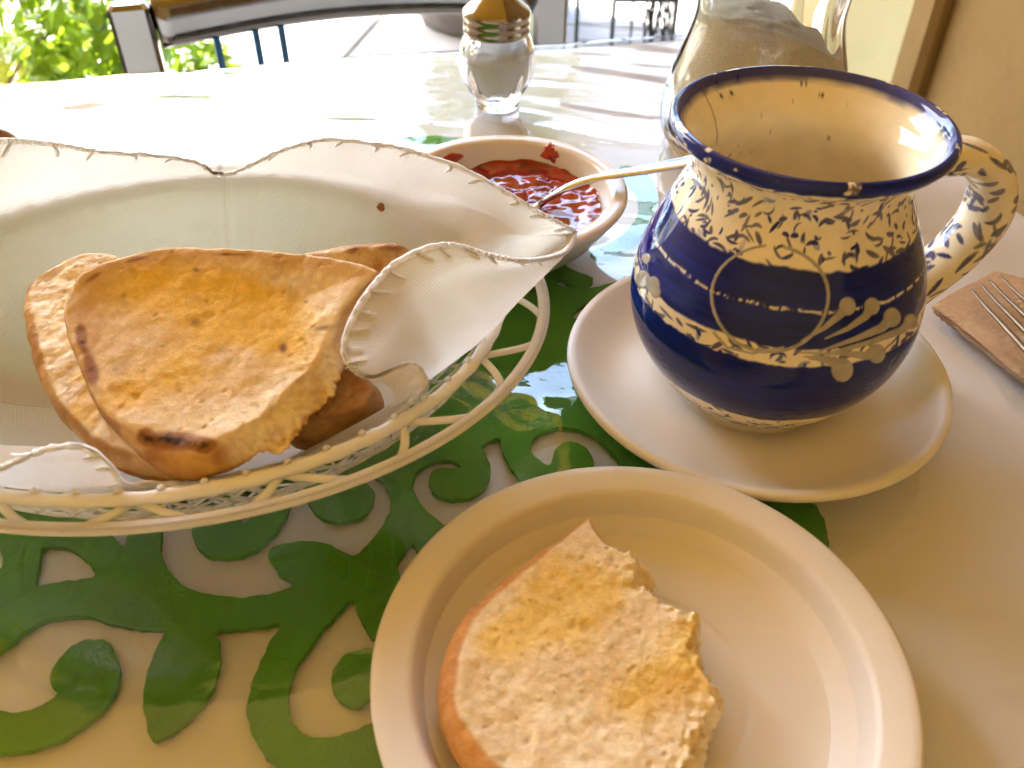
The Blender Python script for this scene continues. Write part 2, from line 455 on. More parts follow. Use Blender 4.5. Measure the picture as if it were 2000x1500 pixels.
# unseen white house, added as something dim for the plastic cover to reflect
nh = thing('reflected_house', 'unseen white plastered house added for the plastic cover to reflect', 'house')
V, F = box((-0.75, 8.0, FLOOR - 0.03), (6.5, 11.0, 3.75)); mesh('wall', V, F, M['whitewash'], nh, smooth=False)
V, F = box((-0.85, 7.9, 3.752), (6.6, 11.1, 3.90), 0.02); mesh('roof', V, F, M['slab'], nh, smooth=False)
for x in (0.6, 3.2):
    V, F = box((x, 7.96, 0.9), (x + 1.0, 7.998, 2.3)); w_ = mesh('window', V, F, M['wood'], nh, smooth=False)
    for k in range(2):
        V, F = box((x + 0.06 + k * 0.47, 7.95, 0.96), (x + 0.47 + k * 0.47, 7.958, 2.24)); mesh('pane', V, F, M['dark_iron'], w_, smooth=False)

# iron gate on the patio beyond the table
gate = thing('iron_gate', 'dark iron gate of thin bars on the sunlit patio beside the sugar jar', 'gate')
gy = 2.62
xs = [0.185, 0.29, 0.345, 0.385, 0.47]
for k, x in enumerate(xs):
    w = 0.011 if k in (0, 1, 4) else 0.006
    V, F = box((x - w / 2, gy - w / 2, FLOOR), (x + w / 2, gy + w / 2, 0.6)); mesh('bar', V, F, M['dark_iron'], gate, smooth=False)
for z, h in ((-0.735, 0.02), (-0.54, 0.028), (-0.2, 0.02), (0.15, 0.02), (0.58, 0.03)):
    V, F = box((xs[1] + 0.007, gy - 0.004, z), (xs[-1] - 0.007, gy + 0.004, z + h)); mesh('rail', V, F, M['dark_iron'], gate, smooth=False)
parts = []
for z in np.arange(-0.70, 0.55, 0.05):
    parts.append(tube([[xs[0], gy + 0.008, z], [(xs[0] + xs[1]) / 2, gy + 0.008, z - 0.004], [xs[1], gy + 0.008, z]], 0.0014, 4))
for z in np.arange(-0.72, 0.55, 0.012):
    parts.append(tube([[xs[1], gy + 0.008, z], [xs[3], gy + 0.008, z + 0.001]], 0.0011, 4))
for k in range(26):
    x = random.uniform(xs[3] + 0.005, xs[4] - 0.005)
    pts = [[x + random.gauss(0, 0.006), gy + 0.01 + random.gauss(0, 0.004), z] for z in np.arange(-0.73, 0.56, 0.045)]
    parts.append(tube(catmull(pts, 80), 0.0026, 4))
V, F = join(parts); tag(mesh('wire_mesh', V, F, M['dark_iron'], gate), kind='stuff')

# large planter
pot = thing('planter', 'large grey concrete planter on the patio behind the salt shaker', 'planter')
pc = (-0.07, 3.16)
V, F = lathe([(0, FLOOR + 0.001), (0.245, FLOOR + 0.001), (0.262, FLOOR + 0.015), (0.275, -0.62), (0.30, -0.40), (0.31, -0.28), (0.335, -0.275), (0.34, -0.22), (0.30, -0.215), (0.295, -0.26), (0, -0.262)], 64, pc)
mesh('pot_body', V, F, M['pot'], pot)
pl = thing('potted_tree', 'slim trunk and leaves growing in the grey planter', 'tree')
V, F = tube(catmull([[pc[0], pc[1], -0.27], [pc[0] + 0.03, pc[1], 0.1], [pc[0] - 0.02, pc[1] + 0.02, 0.5], [pc[0] + 0.01, pc[1], 0.9]], 20), np.linspace(0.028, 0.016, 20), 8)
mesh('trunk', V, F, M['bark'], pl)

def leaves(centre, rad, nleaf, size, seed, shell=0.45):
    r = np.random.default_rng(seed)
    d = r.normal(size=(nleaf, 3)); d /= np.linalg.norm(d, axis=1)[:, None]
    rr = (shell + (1 - shell) * r.random(nleaf)) ** 0.7
    clump = 0.75 + 0.35 * vnoise(d * 2.2 + seed, seed)
    c = np.asarray(centre) + d * np.asarray(rad) * (rr * clump)[:, None]
    nrm = d + r.normal(size=(nleaf, 3)) * 0.7 + np.array([0, 0, 0.7]); nrm /= np.linalg.norm(nrm, axis=1)[:, None]
    a = np.cross(nrm, r.normal(size=(nleaf, 3))); a /= np.linalg.norm(a, axis=1)[:, None]
    b = np.cross(nrm, a)
    L = size * (0.6 + 0.8 * r.random(nleaf))[:, None]; W = L * (0.45 + 0.15 * r.random(nleaf))[:, None]
    V = np.stack([c - a * L * .5, c + b * W * .5 - a * L * .05 - nrm * L * .08, c + a * L * .5 - nrm * L * .14, c - b * W * .5 - a * L * .05 - nrm * L * .08,
                  c - a * L * .05 + nrm * L * .03, ], 1)
    k = np.arange(nleaf)[:, None] * 5
    F = np.concatenate([k + np.array([[0, 4, 1]]), k + np.array([[1, 4, 2]]), k + np.array([[2, 4, 3]]), k + np.array([[3, 4, 0]])])
    return V.reshape(-1, 3), F

def bush(name, label, cat, c, rad, nl, size, m, seed, nst=9):
    t = thing(name, label, cat)
    V, F = leaves(c, rad, nl, size, seed); tag(mesh('foliage', V, F, M[m], t, smooth=False), kind='stuff')
    parts = []
    r = np.random.default_rng(seed + 5)
    for k in range(nst):
        e = np.asarray(c) + r.normal(size=3) * np.asarray(rad) * 0.45
        parts.append(tube(catmull([[c[0] + r.normal() * .03, c[1] + r.normal() * .03, FLOOR - 0.03], [(c[0] + e[0]) / 2 + r.normal() * .03, (c[1] + e[1]) / 2, (FLOOR + e[2]) / 2], e], 10), np.linspace(0.007, 0.003, 10), 5))
    V, F = join(parts); mesh('stem', V, F, M['bark'], t)
    return t

V, F = leaves((pc[0], pc[1], 1.1), (0.55, 0.55, 0.45), 700, 0.07, 3); tag(mesh('foliage', V, F, M['leaf'], pl, smooth=False), kind='stuff')
bush('garden_bush', 'pale yellow green bush at the left edge, bleached by the sun', 'bush', (-1.42, 2.25, -0.42), (0.40, 0.42, 0.40), 1500, 0.045, 'leaf2', 21)
bush('garden_bush', 'fresh green broad leaved bush directly left of the steel chair post', 'bush', (-0.98, 2.02, -0.45), (0.24, 0.24, 0.30), 620, 0.06, 'leaf', 33)
bush('garden_bush', 'small green bush seen under the rail of the steel chair', 'bush', (-0.79, 2.22, -0.62), (0.14, 0.16, 0.18), 260, 0.05, 'leaf', 45)
bush('garden_bush', 'taller bush behind the yellow green bush at the left edge', 'bush', (-1.9, 3.0, -0.1), (0.55, 0.5, 0.6), 1200, 0.06, 'leaf2', 57)

for i, (x, y, z, r_, w_) in enumerate(((-7.9, 7.4, 1.7, 1.7, 'leaning over the far left corner of the garden'), (-5.7, 8.8, 1.5, 1.6, 'second from the left beyond the patio'),
                                  (-3.5, 9.4, 1.8, 1.4, 'in the middle of the row beyond the patio'), (-2.0, 10.4, 1.5, 1.3, 'nearest the white house'))):  # unseen trees, added to put dark dashes in the cover's reflection
    t = thing('reflection_tree', 'unseen leafy tree added for dark reflections, ' + w_, 'tree', group='unseen trees added for reflections')
    V, F = leaves((x, y, z), (r_, r_, r_ * .8), 1000, 0.30, 70 + i, .2); tag(mesh('crown', V, F, M['leaf'], t, smooth=False), kind='stuff')
    V, F = tube(catmull([[x, y, FLOOR - .03], [x + .06, y, 0], [x - .03, y + .05, z]], 14), np.linspace(.11, .05, 14), 8); mesh('trunk', V, F, M['bark'], t)

# ------------------------------------------------------------------ steel chair
chair = thing('steel_chair', 'polished steel chair standing at the far side of the table', 'chair')
pa, pb = np.array([-0.347, 0.815]), np.array([0.035, 0.925])
cd = (pb - pa) / np.linalg.norm(pb - pa); cn = np.array([cd[1], -cd[0]])          # cn points to the table
ang = math.atan2(cd[1], cd[0])
def cbox(c, hw_, hd, z0, z1, bev=0.003):
    V, F = box((-hw_, -hd, z0), (hw_, hd, z1), bev); V = rotz(V, ang); V[:, 0] += c[0]; V[:, 1] += c[1]; return V, F
for q in (pa, pb):
    V, F = cbox(q, 0.018, 0.012, FLOOR + 0.001, 0.002, 0.004); mesh('back_post', V, F, M['chair_steel'], chair, smooth=False)
n = 30
t = np.linspace(0.05, 0.95, n)
path = pa + (pb - pa) * t[:, None]; path = path - cn * (0.030 * np.sin(np.pi * np.linspace(0, 1, n)))[:, None]
path = np.c_[path, -0.018 + 0.004 * np.sin(np.pi * np.linspace(0, 1, n))]
V, F = tube(path, 0.02, 14, flat=(0.8, 1.15)); mesh('back_rail', V, F, M['chair_steel'], chair)
path2 = path.copy(); path2[:, 2] -= 0.21
V, F = tube(path2, 0.012, 12, flat=(0.6, 1.0)); mesh('back_rail', V, F, M['chair_steel'], chair)
for f in (0.15, 0.24, 0.33):
    i = int(f * n)
    V, F = tube([path[i] - [0, 0, 0.015], path[i] * [1, 1, 0] + [0, 0, -0.13], path2[i] + [0, 0, 0.01]], 0.0035, 8); mesh('spindle', V, F, M['blue_metal'], chair)
sc = (pa + pb) / 2 + cn * 0.22
V, F = cbox(sc, 0.20, 0.20, -0.315, -0.285, 0.01); mesh('seat', V, F, M['chair_steel'], chair, smooth=False)
for q in (pa + cn * 0.40 + cd * 0.01, pb + cn * 0.40 - cd * 0.01):
    V, F = cbox(q, 0.014, 0.012, FLOOR + 0.001, -0.316, 0.003); mesh('leg', V, F, M['chair_steel'], chair, smooth=False)

# ------------------------------------------------------------------ table, cloth, vinyl
TC = np.array([0.232, 0.7717]); TU = np.array([-0.9748, -0.2229]); TV = np.array([0.2229, -0.9748])
TA, TB = 1.0, 0.92
def tl(a, b): return TC + np.multiply.outer(a, TU) + np.multiply.outer(b, TV)
table = thing('cafe_table', 'square cafe table laid for breakfast under a white cloth', 'table')
V, F = box((0.012, 0.012, -0.032), (TA - 0.012, TB - 0.012, -0.0065), 0.003)
V = np.c_[tl(V[:, 0], V[:, 1])[:, :] if False else TC + V[:, :1] * TU + V[:, 1:2] * TV, V[:, 2]]
mesh('tabletop', V, F, M['wood'], table, smooth=False)
for a, b in ((0.08, 0.08), (TA - 0.08, 0.08), (0.08, TB - 0.08), (TA - 0.08, TB - 0.08)):
    V, F = box((a - 0.025, b - 0.025, FLOOR + 0.001), (a + 0.025, b + 0.025, -0.033), 0.004)
    V = np.c_[TC + V[:, :1] * TU + V[:, 1:2] * TV, V[:, 2]]; mesh('leg', V, F, M['wood'], table, smooth=False)

def draped(z0, drop, na, nb, off, hfun=None, r=0.010, nd=8):
    """sheet lying on the table and hanging over its edges"""
    def prof(L, n):
        core = np.linspace(0.012, L - 0.012, n)
        th = np.linspace(0, np.pi / 2, 6)[1:]
        ex = 0.012 - off - (r) * np.sin(th) ; ez = -r * (1 - np.cos(th))
        dz = np.linspace(0, drop, nd)[1:]
        ex = np.r_[ex, np.full(nd - 1, ex[-1]) - 0.12 * dz * (1 - dz / drop * .5)]; ez = np.r_[ez, ez[-1] - dz]
        return np.r_[ex[::-1], core, L - ex], np.r_[ez[::-1], np.zeros(n), ez]
    xa, za = prof(TA, na); xb, zb = prof(TB, nb)
    a, b = np.meshgrid(xa, xb, indexing='ij')
    z = z0 + np.minimum(za[:, None], zb[None])
    Q = TC + a[..., None] * TU + b[..., None] * TV
    fl = (np.minimum(za[:, None], zb[None]) < -0.012)
    Q = Q + fl[..., None] * 0.006 * np.stack([np.sin(40 * b), np.sin(37 * a + 1)], -1) * np.clip((-np.minimum(za[:, None], zb[None]) - 0.012) / 0.08, 0, 1)[..., None]
    V = np.concatenate([Q, z[..., None]], -1)
    if hfun is not None: V[..., 2] += hfun(V[..., 0], V[..., 1]) * (~fl)
    return V.reshape(-1, 3), quads(len(xa), len(xb), False)

V, F = draped(-0.0045, 0.20, 60, 56, 0.002, lambda x, y: 0.0003 * fbm(np.stack([x, y, 0 * x], -1), 14, 2))
ob = mesh('tablecloth', V, F, M['cloth']); tag(ob, 'white cotton tablecloth spread under the clear plastic cover', 'tablecloth')
# ------------------------------------------------------------------ green felt placemat (cut-out scrolls)
def chaikin(p, it=1):
    p = np.asarray(p, float)
    for _ in range(it):
        q = np.roll(p, -1, 0); p = np.stack([p * .75 + q * .25, p * .25 + q * .75], 1).reshape(-1, 2)
    return p
BASE = [(-260, 1200), (-200, 1250), (-80, 1300), (0, 1274), (50, 1228), (80, 1215), (110, 1206), (150, 1202), (172, 1203), (200, 1212), (240, 1222), (290, 1228), (325, 1229),
        (415, 1230), (450, 1229), (500, 1224), (545, 1217), (552, 1215), (620, 1230), (660, 1195), (690, 1165), (696, 1190), (705, 1205), (720, 1240), (735, 1249), (800, 1262),
        (900, 1230), (950, 1100), (1100, 1000), (1260, 1000), (1420, 960), (1300, 800), (1290, 700), (1260, 600), (1225, 530), (1195, 550), (1150, 540), (1090, 514), (1115, 478),
        (1060, 400), (1000, 300), (880, 262), (768, 270), (500, 300), (300, 330), (100, 380), (-200, 480), (-420, 700), (-420, 1000)]
HOLES = [
    [(655, 960), (652, 944), (690, 929), (712, 924), (734, 929), (754, 944), (763, 964), (763, 993), (752, 1019), (734, 1045), (712, 1070), (692, 1087), (683, 1085), (657, 1070), (631, 1060), (598, 1056), (558, 1061), (522, 1068), (527, 1096), (540, 1115), (554, 1127), (580, 1138), (567, 1147), (536, 1158), (492, 1165), (459, 1167), (415, 1163), (389, 1156), (372, 1150), (344, 1132), (324, 1106), (314, 1084), (312, 1060), (316, 1030), (330, 1000), (360, 985), (385, 1000), (376, 1022), (373, 1043), (380, 1065), (393, 1078), (411, 1088), (437, 1089), (461, 1088), (492, 1078), (518, 1061), (543, 1034), (558, 1008), (565, 984), (575, 950), (595, 945), (598, 968), (602, 986), (613, 999), (631, 1012), (653, 1019), (686, 1017), (712, 1006), (725, 990), (732, 968), (727, 951), (714, 941), (699, 941), (677, 951)],
    [(470, 1028), (484, 1019), (495, 1000), (470, 998)],
    [(80, 1066), (120, 1066), (140, 1074), (166, 1092), (180, 1110), (189, 1127), (140, 1133), (86, 1142), (62, 1149), (74, 1120), (79, 1086)],
    [(-70, 1050), (2, 1066), (4, 1090), (1, 1112), (-70, 1170)],
    [(208, 1034), (218, 1042), (232, 1058), (241, 1069), (247, 1056), (253, 1030), (235, 1010)],
    [(904, 917), (898, 904), (875, 897), (850, 899), (825, 910), (808, 930), (804, 948), (816, 978), (840, 1004), (870, 1026), (900, 1060), (1030, 965), (1016, 938), (1000, 915), (985, 893), (978, 868), (979, 852), (938, 866), (950, 888), (958, 910), (957, 930), (948, 950), (930, 965), (905, 974), (880, 975), (855, 968), (841, 955), (837, 937), (842, 920), (855, 912), (880, 913)],
    [(774, 1094), (806, 1056), (812, 1078), (860, 1110), (800, 1210), (782, 1134)],
    [(1034, 872), (1045, 850), (1070, 838), (1100, 833), (1130, 837), (1155, 847), (1180, 865), (1205, 890), (1215, 915), (1180, 960), (1150, 925), (1163, 910), (1158, 890), (1145, 872), (1125, 862), (1110, 862), (1095, 867), (1083, 875), (1078, 890), (1076, 912), (1050, 897), (1038, 884)],
    [(1080, 546), (1096, 558), (1112, 562), (1136, 563), (1160, 562), (1181, 556), (1215, 546), (1235, 520), (1150, 505), (1092, 509), (1104, 510), (1128, 511), (1150, 519), (1161, 537), (1158, 551), (1146, 559), (1125, 560), (1106, 553), (1100, 544)],
    [(1117, 615), (1124, 606), (1145, 592), (1168, 580), (1160, 620), (1125, 626)],
]
ADD = [
    [(325, 1226), (310, 1255), (297, 1285), (286, 1318), (280, 1350), (280, 1385), (286, 1420), (297, 1450), (320, 1440), (345, 1424), (380, 1393), (405, 1365), (423, 1330), (432, 1292), (429, 1260), (418, 1232), (400, 1210), (345, 1210)],
    [(640, 1170), (552, 1212), (530, 1250), (508, 1292), (490, 1335), (482, 1375), (484, 1410), (494, 1440), (514, 1472), (540, 1496), (565, 1515), (610, 1535), (680, 1535), (760, 1500), (830, 1440), (850, 1370), (800, 1310), (750, 1262), (735, 1265), (710, 1266), (680, 1275), (655, 1295), (645, 1325), (649, 1348), (664, 1366), (682, 1380), (700, 1380), (720, 1366), (740, 1358), (780, 1365), (760, 1388), (730, 1410), (690, 1428), (660, 1438), (625, 1440), (600, 1436), (580, 1421), (566, 1395), (561, 1365), (565, 1335), (580, 1300), (600, 1270), (625, 1235), (660, 1195), (690, 1164)],
    [(-260, 1200), (-80, 1250), (0, 1260), (0, 1274), (-50, 1320), (-66, 1350), (-50, 1378), (0, 1388), (25, 1393), (50, 1390), (76, 1382), (96, 1371), (110, 1362), (114, 1355), (100, 1338), (95, 1320), (110, 1294), (128, 1269), (148, 1256), (170, 1249), (206, 1248), (218, 1264), (232, 1294), (234, 1320), (228, 1346), (210, 1376), (190, 1396), (160, 1420), (120, 1442), (80, 1460), (40, 1468), (0, 1471), (-80, 1465), (-160, 1430), (-210, 1370), (-240, 1290)],
    [(1470, 965), (1590, 980), (1604, 1003), (1616, 1035), (1620, 1065), (1614, 1090), (1500, 1010)],
    [(1150, 492), (1185, 478), (1222, 455), (1245, 425), (1250, 395), (1238, 365), (1215, 345), (1205, 325), (1235, 322), (1268, 340), (1284, 372), (1284, 408), (1266, 445), (1236, 478), (1200, 498), (1165, 502)],
]
FZ = -0.0008
def marching(fld, gx, gy):
    """marching squares: 2-D vertices, face arrays and boundary edges of the region fld > 0"""
    ins = fld > 0
    vid = {}; Vt = []; fc = {3: [], 4: [], 5: [], 6: []}; ed = []
    def vcorner(i, j):
        k = (i, j)
        if k not in vid: vid[k] = len(Vt); Vt.append((gx[i], gy[j]))
        return vid[k]
    def vedge(i, j, a):
        k = (i, j, a)
        if k not in vid:
            i2, j2 = (i + 1, j) if a == 0 else (i, j + 1)
            f0, f1 = fld[i, j], fld[i2, j2]; t = min(max(f0 / (f0 - f1), 0.02), 0.98)
            vid[k] = len(Vt); Vt.append((gx[i] + (gx[i2] - gx[i]) * t, gy[j] + (gy[j2] - gy[j]) * t))
        return vid[k]
    cnt = ins[:-1, :-1].astype(int) + ins[1:, :-1] + ins[1:, 1:] + ins[:-1, 1:]
    for i, j in zip(*[q.tolist() for q in np.nonzero(cnt)]):
        cs = ((i, j), (i + 1, j), (i + 1, j + 1), (i, j + 1))
        if cnt[i, j] == 4: fc[4].append([vcorner(*c) for c in cs]); continue
        es = ((i, j, 0), (i + 1, j, 1), (i, j + 1, 0), (i, j, 1))
        poly = []; kinds = []
        for k in range(4):
            a, b = cs[k], cs[(k + 1) % 4]
            if ins[a]: poly.append(vcorner(*a)); kinds.append(0)
            if ins[a] != ins[b]: poly.append(vedge(*es[k])); kinds.append(1)
        n = len(poly)
        if n < 3: continue
        fc[n].append(poly)
        for k in range(n):
            if kinds[k] and kinds[(k + 1) % n]: ed.append((poly[k], poly[(k + 1) % n]))
    return np.array(Vt), [np.array(f) for f in fc.values() if f], np.array(ed)

def topl(poly): return PL(chaikin(poly, 1), FZ)[:, :2]
polys = [('b', topl(BASE))] + [('h', topl(h)) for h in HOLES] + [('a', topl(a)) for a in ADD]
h_ = 0.00125
gx = np.arange(-0.36, 0.18, h_); gy_ = np.arange(0.045, 0.57, h_)
GX, GY = gx, gy_
X, Y = np.meshgrid(gx, gy_, indexing='ij'); XY = np.stack([X, Y], -1)
def sdf(poly, XY, gx=None, gy_=None, reach=0.006):
    """signed distance, positive inside; only worked out near the polygon"""
    gx = GX if gx is None else gx; gy_ = GY if gy_ is None else gy_
    lo = poly.min(0) - reach; hi = poly.max(0) + reach
    d = np.full(XY.shape[:2], -reach)
    i0, i1 = np.searchsorted(gx, [lo[0], hi[0]]); j0, j1 = np.searchsorted(gy_, [lo[1], hi[1]])
    Q = XY[i0:i1, j0:j1]
    best = np.full(Q.shape[:2], 1e9); ins = np.zeros(Q.shape[:2], bool)
    for a, b in zip(poly, np.roll(poly, -1, 0)):
        e = b - a; w = Q - a
        t = np.clip((w @ e) / (e @ e + 1e-15), 0, 1)
        q = w - t[..., None] * e
        best = np.minimum(best, (q * q).sum(-1))
        c = ((a[1] <= Q[..., 1]) != (b[1] <= Q[..., 1]))
        with np.errstate(divide='ignore', invalid='ignore'):
            xc = a[0] + (Q[..., 1] - a[1]) * e[0] / (e[1] if e[1] != 0 else 1e-12)
        ins ^= c & (Q[..., 0] < xc)
    d[i0:i1, j0:j1] = np.where(ins, 1, -1) * np.sqrt(best)
    return d
fld = sdf(polys[0][1], XY)
for k, p_ in polys[1:]:
    d = sdf(p_, XY)
    if k == 'h': fld = np.minimum(fld, -d)
for k, p_ in polys[1:]:
    if k == 'a': fld = np.maximum(fld, sdf(p_, XY))
fld = fld + 0.0004 * fbm(np.stack([X, Y, 0 * X], -1), 380, 2, 5)
Vt, faces, edges = marching(fld, gx, gy_)
nv = len(Vt)

top = np.c_[Vt, np.full(nv, FZ) + 0.00012 * fbm(np.c_[Vt, np.zeros(nv)], 900, 2)]
bot = np.c_[Vt, np.full(nv, -0.0032)]
e = edges
side = np.stack([e[:, 1], e[:, 0], e[:, 0] + nv, e[:, 1] + nv], -1)
ob = mesh('green_placemat', np.vstack([top, bot]), faces + [side], M['felt'], smooth=False)
tag(ob, 'green felt placemat cut into leafy scrolls under the plastic cover', 'placemat')

# ------------------------------------------------------------------ clear vinyl cover with wrinkles
def wr(x, y):
    Q = np.stack([x, y, 0 * x], -1)
    far = sstep(0.36, 0.52, y + 0.15 * x)
    # long ridges fanning out from the far side
    c, s_ = math.cos(0.10), math.sin(0.10)
    xr, yr = x * c - y * s_, x * s_ + y * c
    warp = 0.025 * fbm(Q, 5, 2, 31)
    ridge = fbm(np.stack([xr * 7, (yr + warp) * 30, 0 * x], -1), 1.0, 2, 3)
    ridge2 = fbm(np.stack([xr * 14 + 40, (yr + warp) * 52, 0 * x + 3], -1), 1.0, 2, 8)
    lf = sstep(.03, -.12, x)
    ridge3 = fbm(np.stack([xr * 17 + 9, (yr + warp) * 44, 0 * x + 6], -1), 1.0, 2, 18)
    h = far * (0.00085 * ridge * (1 - .4 * lf) + 0.00032 * ridge2 + 0.00085 * ridge3 * lf)
    near = 1 - far
    h = h + near * (0.00042 * fbm(Q + 7, 17, 2, 9) + 0.00005 * fbm(Q, 70, 2, 12))
    # puckers where the film is pushed up beside the basket and the saucer
    for (u, v, rx, ry, am) in ((1080, 835, .030, .025, .0024), (1095, 905, .006, .020, .0011), (1180, 545, .03, .02, .0009), (1185, 470, .05, .03, .0007), (600, 1260, .035, .03, .00035), (380, 1330, .02, .03, .0003)):
        q = P(u, v); h = h + am * np.exp(-((x - q[0]) / rx) ** 2 - ((y - q[1]) / ry) ** 2) * (1 + 0.6 * fbm(Q, 45, 3, int(u)))
    return h
V, F = draped(0.0006, 0.17, 330, 300, 0.0055, wr, nd=6)
ob = mesh('plastic_cover', V, F[:, ::-1], M['film']); tag(ob, 'clear wrinkled plastic sheet covering the whole tabletop', 'table cover')

# ------------------------------------------------------------------ saucer, plate
S0 = 0.0012
SC = np.array([0.1016, 0.2851])
V, F = lathe([(0.0001, .004), (.038, .004), (.0395, S0), (.044, S0), (.0455, .004), (.058, .0062), (.068, .0118), (.0742, .0160), (.0775, .0180), (.0785, .0196), (.0780, .0211), (.0765, .0217),
              (.0742, .0210), (.0712, .0184), (.0665, .0142), (.061, .0112), (.054, .0098), (.045, .0093), (.033, .0091), (.0325, .0086), (.0310, .0086), (.0305, .0090), (.0001, .0090)], 160, SC)
V[:, 2] += 0.0003 * np.sin(2 * np.arctan2(V[:, 1] - SC[1], V[:, 0] - SC[0]) + 1)
ob = mesh('saucer', V, F, M['ceramic']); tag(ob, 'white saucer with rounded rim under the blue painted mug', 'saucer')
PC = np.array([0.0381, 0.1426])
V, F = lathe([(0.0001, .0035), (.040, .0035), (.0415, S0), (.046, S0), (.0475, .0035), (.060, .0095), (.072, .0175), (.0775, .0196), (.0790, .0206), (.0790, .0216), (.0780, .0222),
              (.0755, .0220), (.0690, .0210), (.0677, .0205), (.0667, .0192), (.0652, .0150), (.0635, .0110), (.0600, .0086), (.052, .0076), (.0445, .0071), (.036, .00690), (.0350, .0066), (.0342, .0062), (.0333, .0062), (.0325, .0065), (.0310, .0066), (.0001, .0066)], 176, PC)
ob = mesh('plate', V, F, M['ceramic']); tag(ob, 'white side plate in front holding the bitten bread half', 'plate')

# ------------------------------------------------------------------ mug
MA = np.array([0.1030, 0.2868]); MZ = 0.0094
prof = np.array([(.0290, .0094), (.0312, .0096), (.0335, .0108), (.0362, .0130), (.0445, .0230), (.0520, .0360), (.0553, .0480), (.0556, .0570), (.0545, .0655), (.0515, .0760), (.0455, .0900), (.0402, .1015), (.0385, .1080), (.0396, .1135), (.0425, .1172), (.0462, .1198), (.0482, .1222), (.0486, .1240), (.0478, .1256), (.0462, .1260)])
inn = np.array([(.0448, .1252), (.0440, .1235), (.0415, .1200), (.0372, .1150), (.0347, .1085), (.0360, .1010), (.0410, .0895), (.0468, .0757), (.0498, .0650), (.0508, .0560), (.0500, .0470), (.0465, .0360), (.0390, .0245), (.0290, .0165), (.0150, .0140), (.0001, .0138)])
op = arclen(catmull(prof, 400), 330); ip = arclen(catmull(inn, 200), 90)
NT = 880
def mugmesh(pf):
    V, F = lathe(pf, NT)
    th = np.arctan2(V[:, 1], V[:, 0])
    k = 1 + 0.006 * np.sin(2 * th + .6) * np.clip((V[:, 2] - .03) / .09, 0, 1) + 0.003 * np.sin(3 * th)
    V[:, 0] *= k; V[:, 1] *= k
    V[:, 2] += 0.0006 * np.sin(th - 0.4) * np.clip((V[:, 2] - .05) / .07, 0, 1)
    V[:, 0] += MA[0]; V[:, 1] += MA[1]
    return V, F
CREAM = np.array([.88, .79, .58]); BLUE = np.array([.006, .015, .165]); GREY = np.array([.40, .37, .29])
SLATE = np.array([.12, .18, .52])
def strokes(H, W, ds, dz, n, rng, lmin, lmax, wmin, wmax, horiz=0.0):
    """ink coverage map of short curved brush flecks, on an H x W grid that wraps sideways"""
    ink = np.zeros((H, W))
    for _ in range(n):
        cy, cx = rng.uniform(0, H), rng.uniform(0, W)
        a = rng.normal(0, .5) if rng.random() < horiz else rng.uniform(0, np.pi)
        L = rng.uniform(lmin, lmax); w = rng.uniform(wmin, wmax); cur = rng.normal(0, .9)
        t = np.linspace(-.5, .5, 14)
        aa = a + cur * t
        px = np.cumsum(np.cos(aa)) * L / 14; py = np.cumsum(np.sin(aa)) * L / 14
        px -= px.mean(); py -= py.mean()
        ww = w * (1 - (np.abs(t) * 2) ** 2.5 * .75)
        R = int(max(L / ds, L / dz) / 2 + w / min(ds, dz) + 3)
        yy = np.arange(int(cy) - R, int(cy) + R + 1); xx = np.arange(int(cx) - R, int(cx) + R + 1)
        yy = yy[(yy >= 0) & (yy < H)]
        if len(yy) == 0: continue
        gxx = (xx - cx) * ds; gyy = (yy - cy) * dz
        d = np.full((len(yy), len(xx)), 1e9)
        for q in range(14):
            d = np.minimum(d, np.hypot(gxx[None] - px[q], gyy[:, None] - py[q]) - ww[q])
        c = np.clip(0.5 - d / 0.00035, 0, 1) * rng.uniform(.85, 1)
        sub = ink[np.ix_(yy, xx % W)]
        ink[np.ix_(yy, xx % W)] = np.maximum(sub, c)
    return ink
mug = thing('mug', 'round bellied cream mug with deep blue bands and brushed flecks', 'mug')
V, F = mugmesh(op)
H = len(op); sl = np.linalg.norm(np.diff(op, axis=0), axis=1).mean()
rngm = np.random.default_rng(5)
ink = strokes(H, NT, 2 * np.pi * .049 / NT, sl, 2100, rngm, .0026, .0085, .00040, .00098, .35)
ink = np.maximum(ink, strokes(H, NT, 2 * np.pi * .049 / NT, sl, 500, rngm, .001, .002, .0003, .0007))
slate = strokes(H, NT, 2 * np.pi * .049 / NT, sl, 150, rngm, .003, .007, .0006, .0012, .2)
Z = V[:, 2].reshape(H, NT); TH = (np.arctan2(V[:, 1] - MA[1], V[:, 0] - MA[0])).reshape(H, NT)
Q = V.reshape(H, NT, 3)
patch = sstep(-.35, .25, fbm(Q, 42, 3, 77))
col = CREAM * (1 + .06 * fbm(Q, 60, 3, 2))[..., None]
col = col + (SLATE - col) * (slate * .75 * patch)[..., None]
col = col + (np.array([.008, .016, .14]) - col) * (ink * (.88 + .12 * patch))[..., None]
wob = 0.0009 * fbm(Q, 55, 4, 4) + 0.0004 * fbm(Q, 260, 2, 6)
def band(z0, z1, soft=.0005):
    return sstep(z0 - soft, z0 + soft, Z + wob) * (1 - sstep(z1 - soft, z1 + soft, Z + wob))
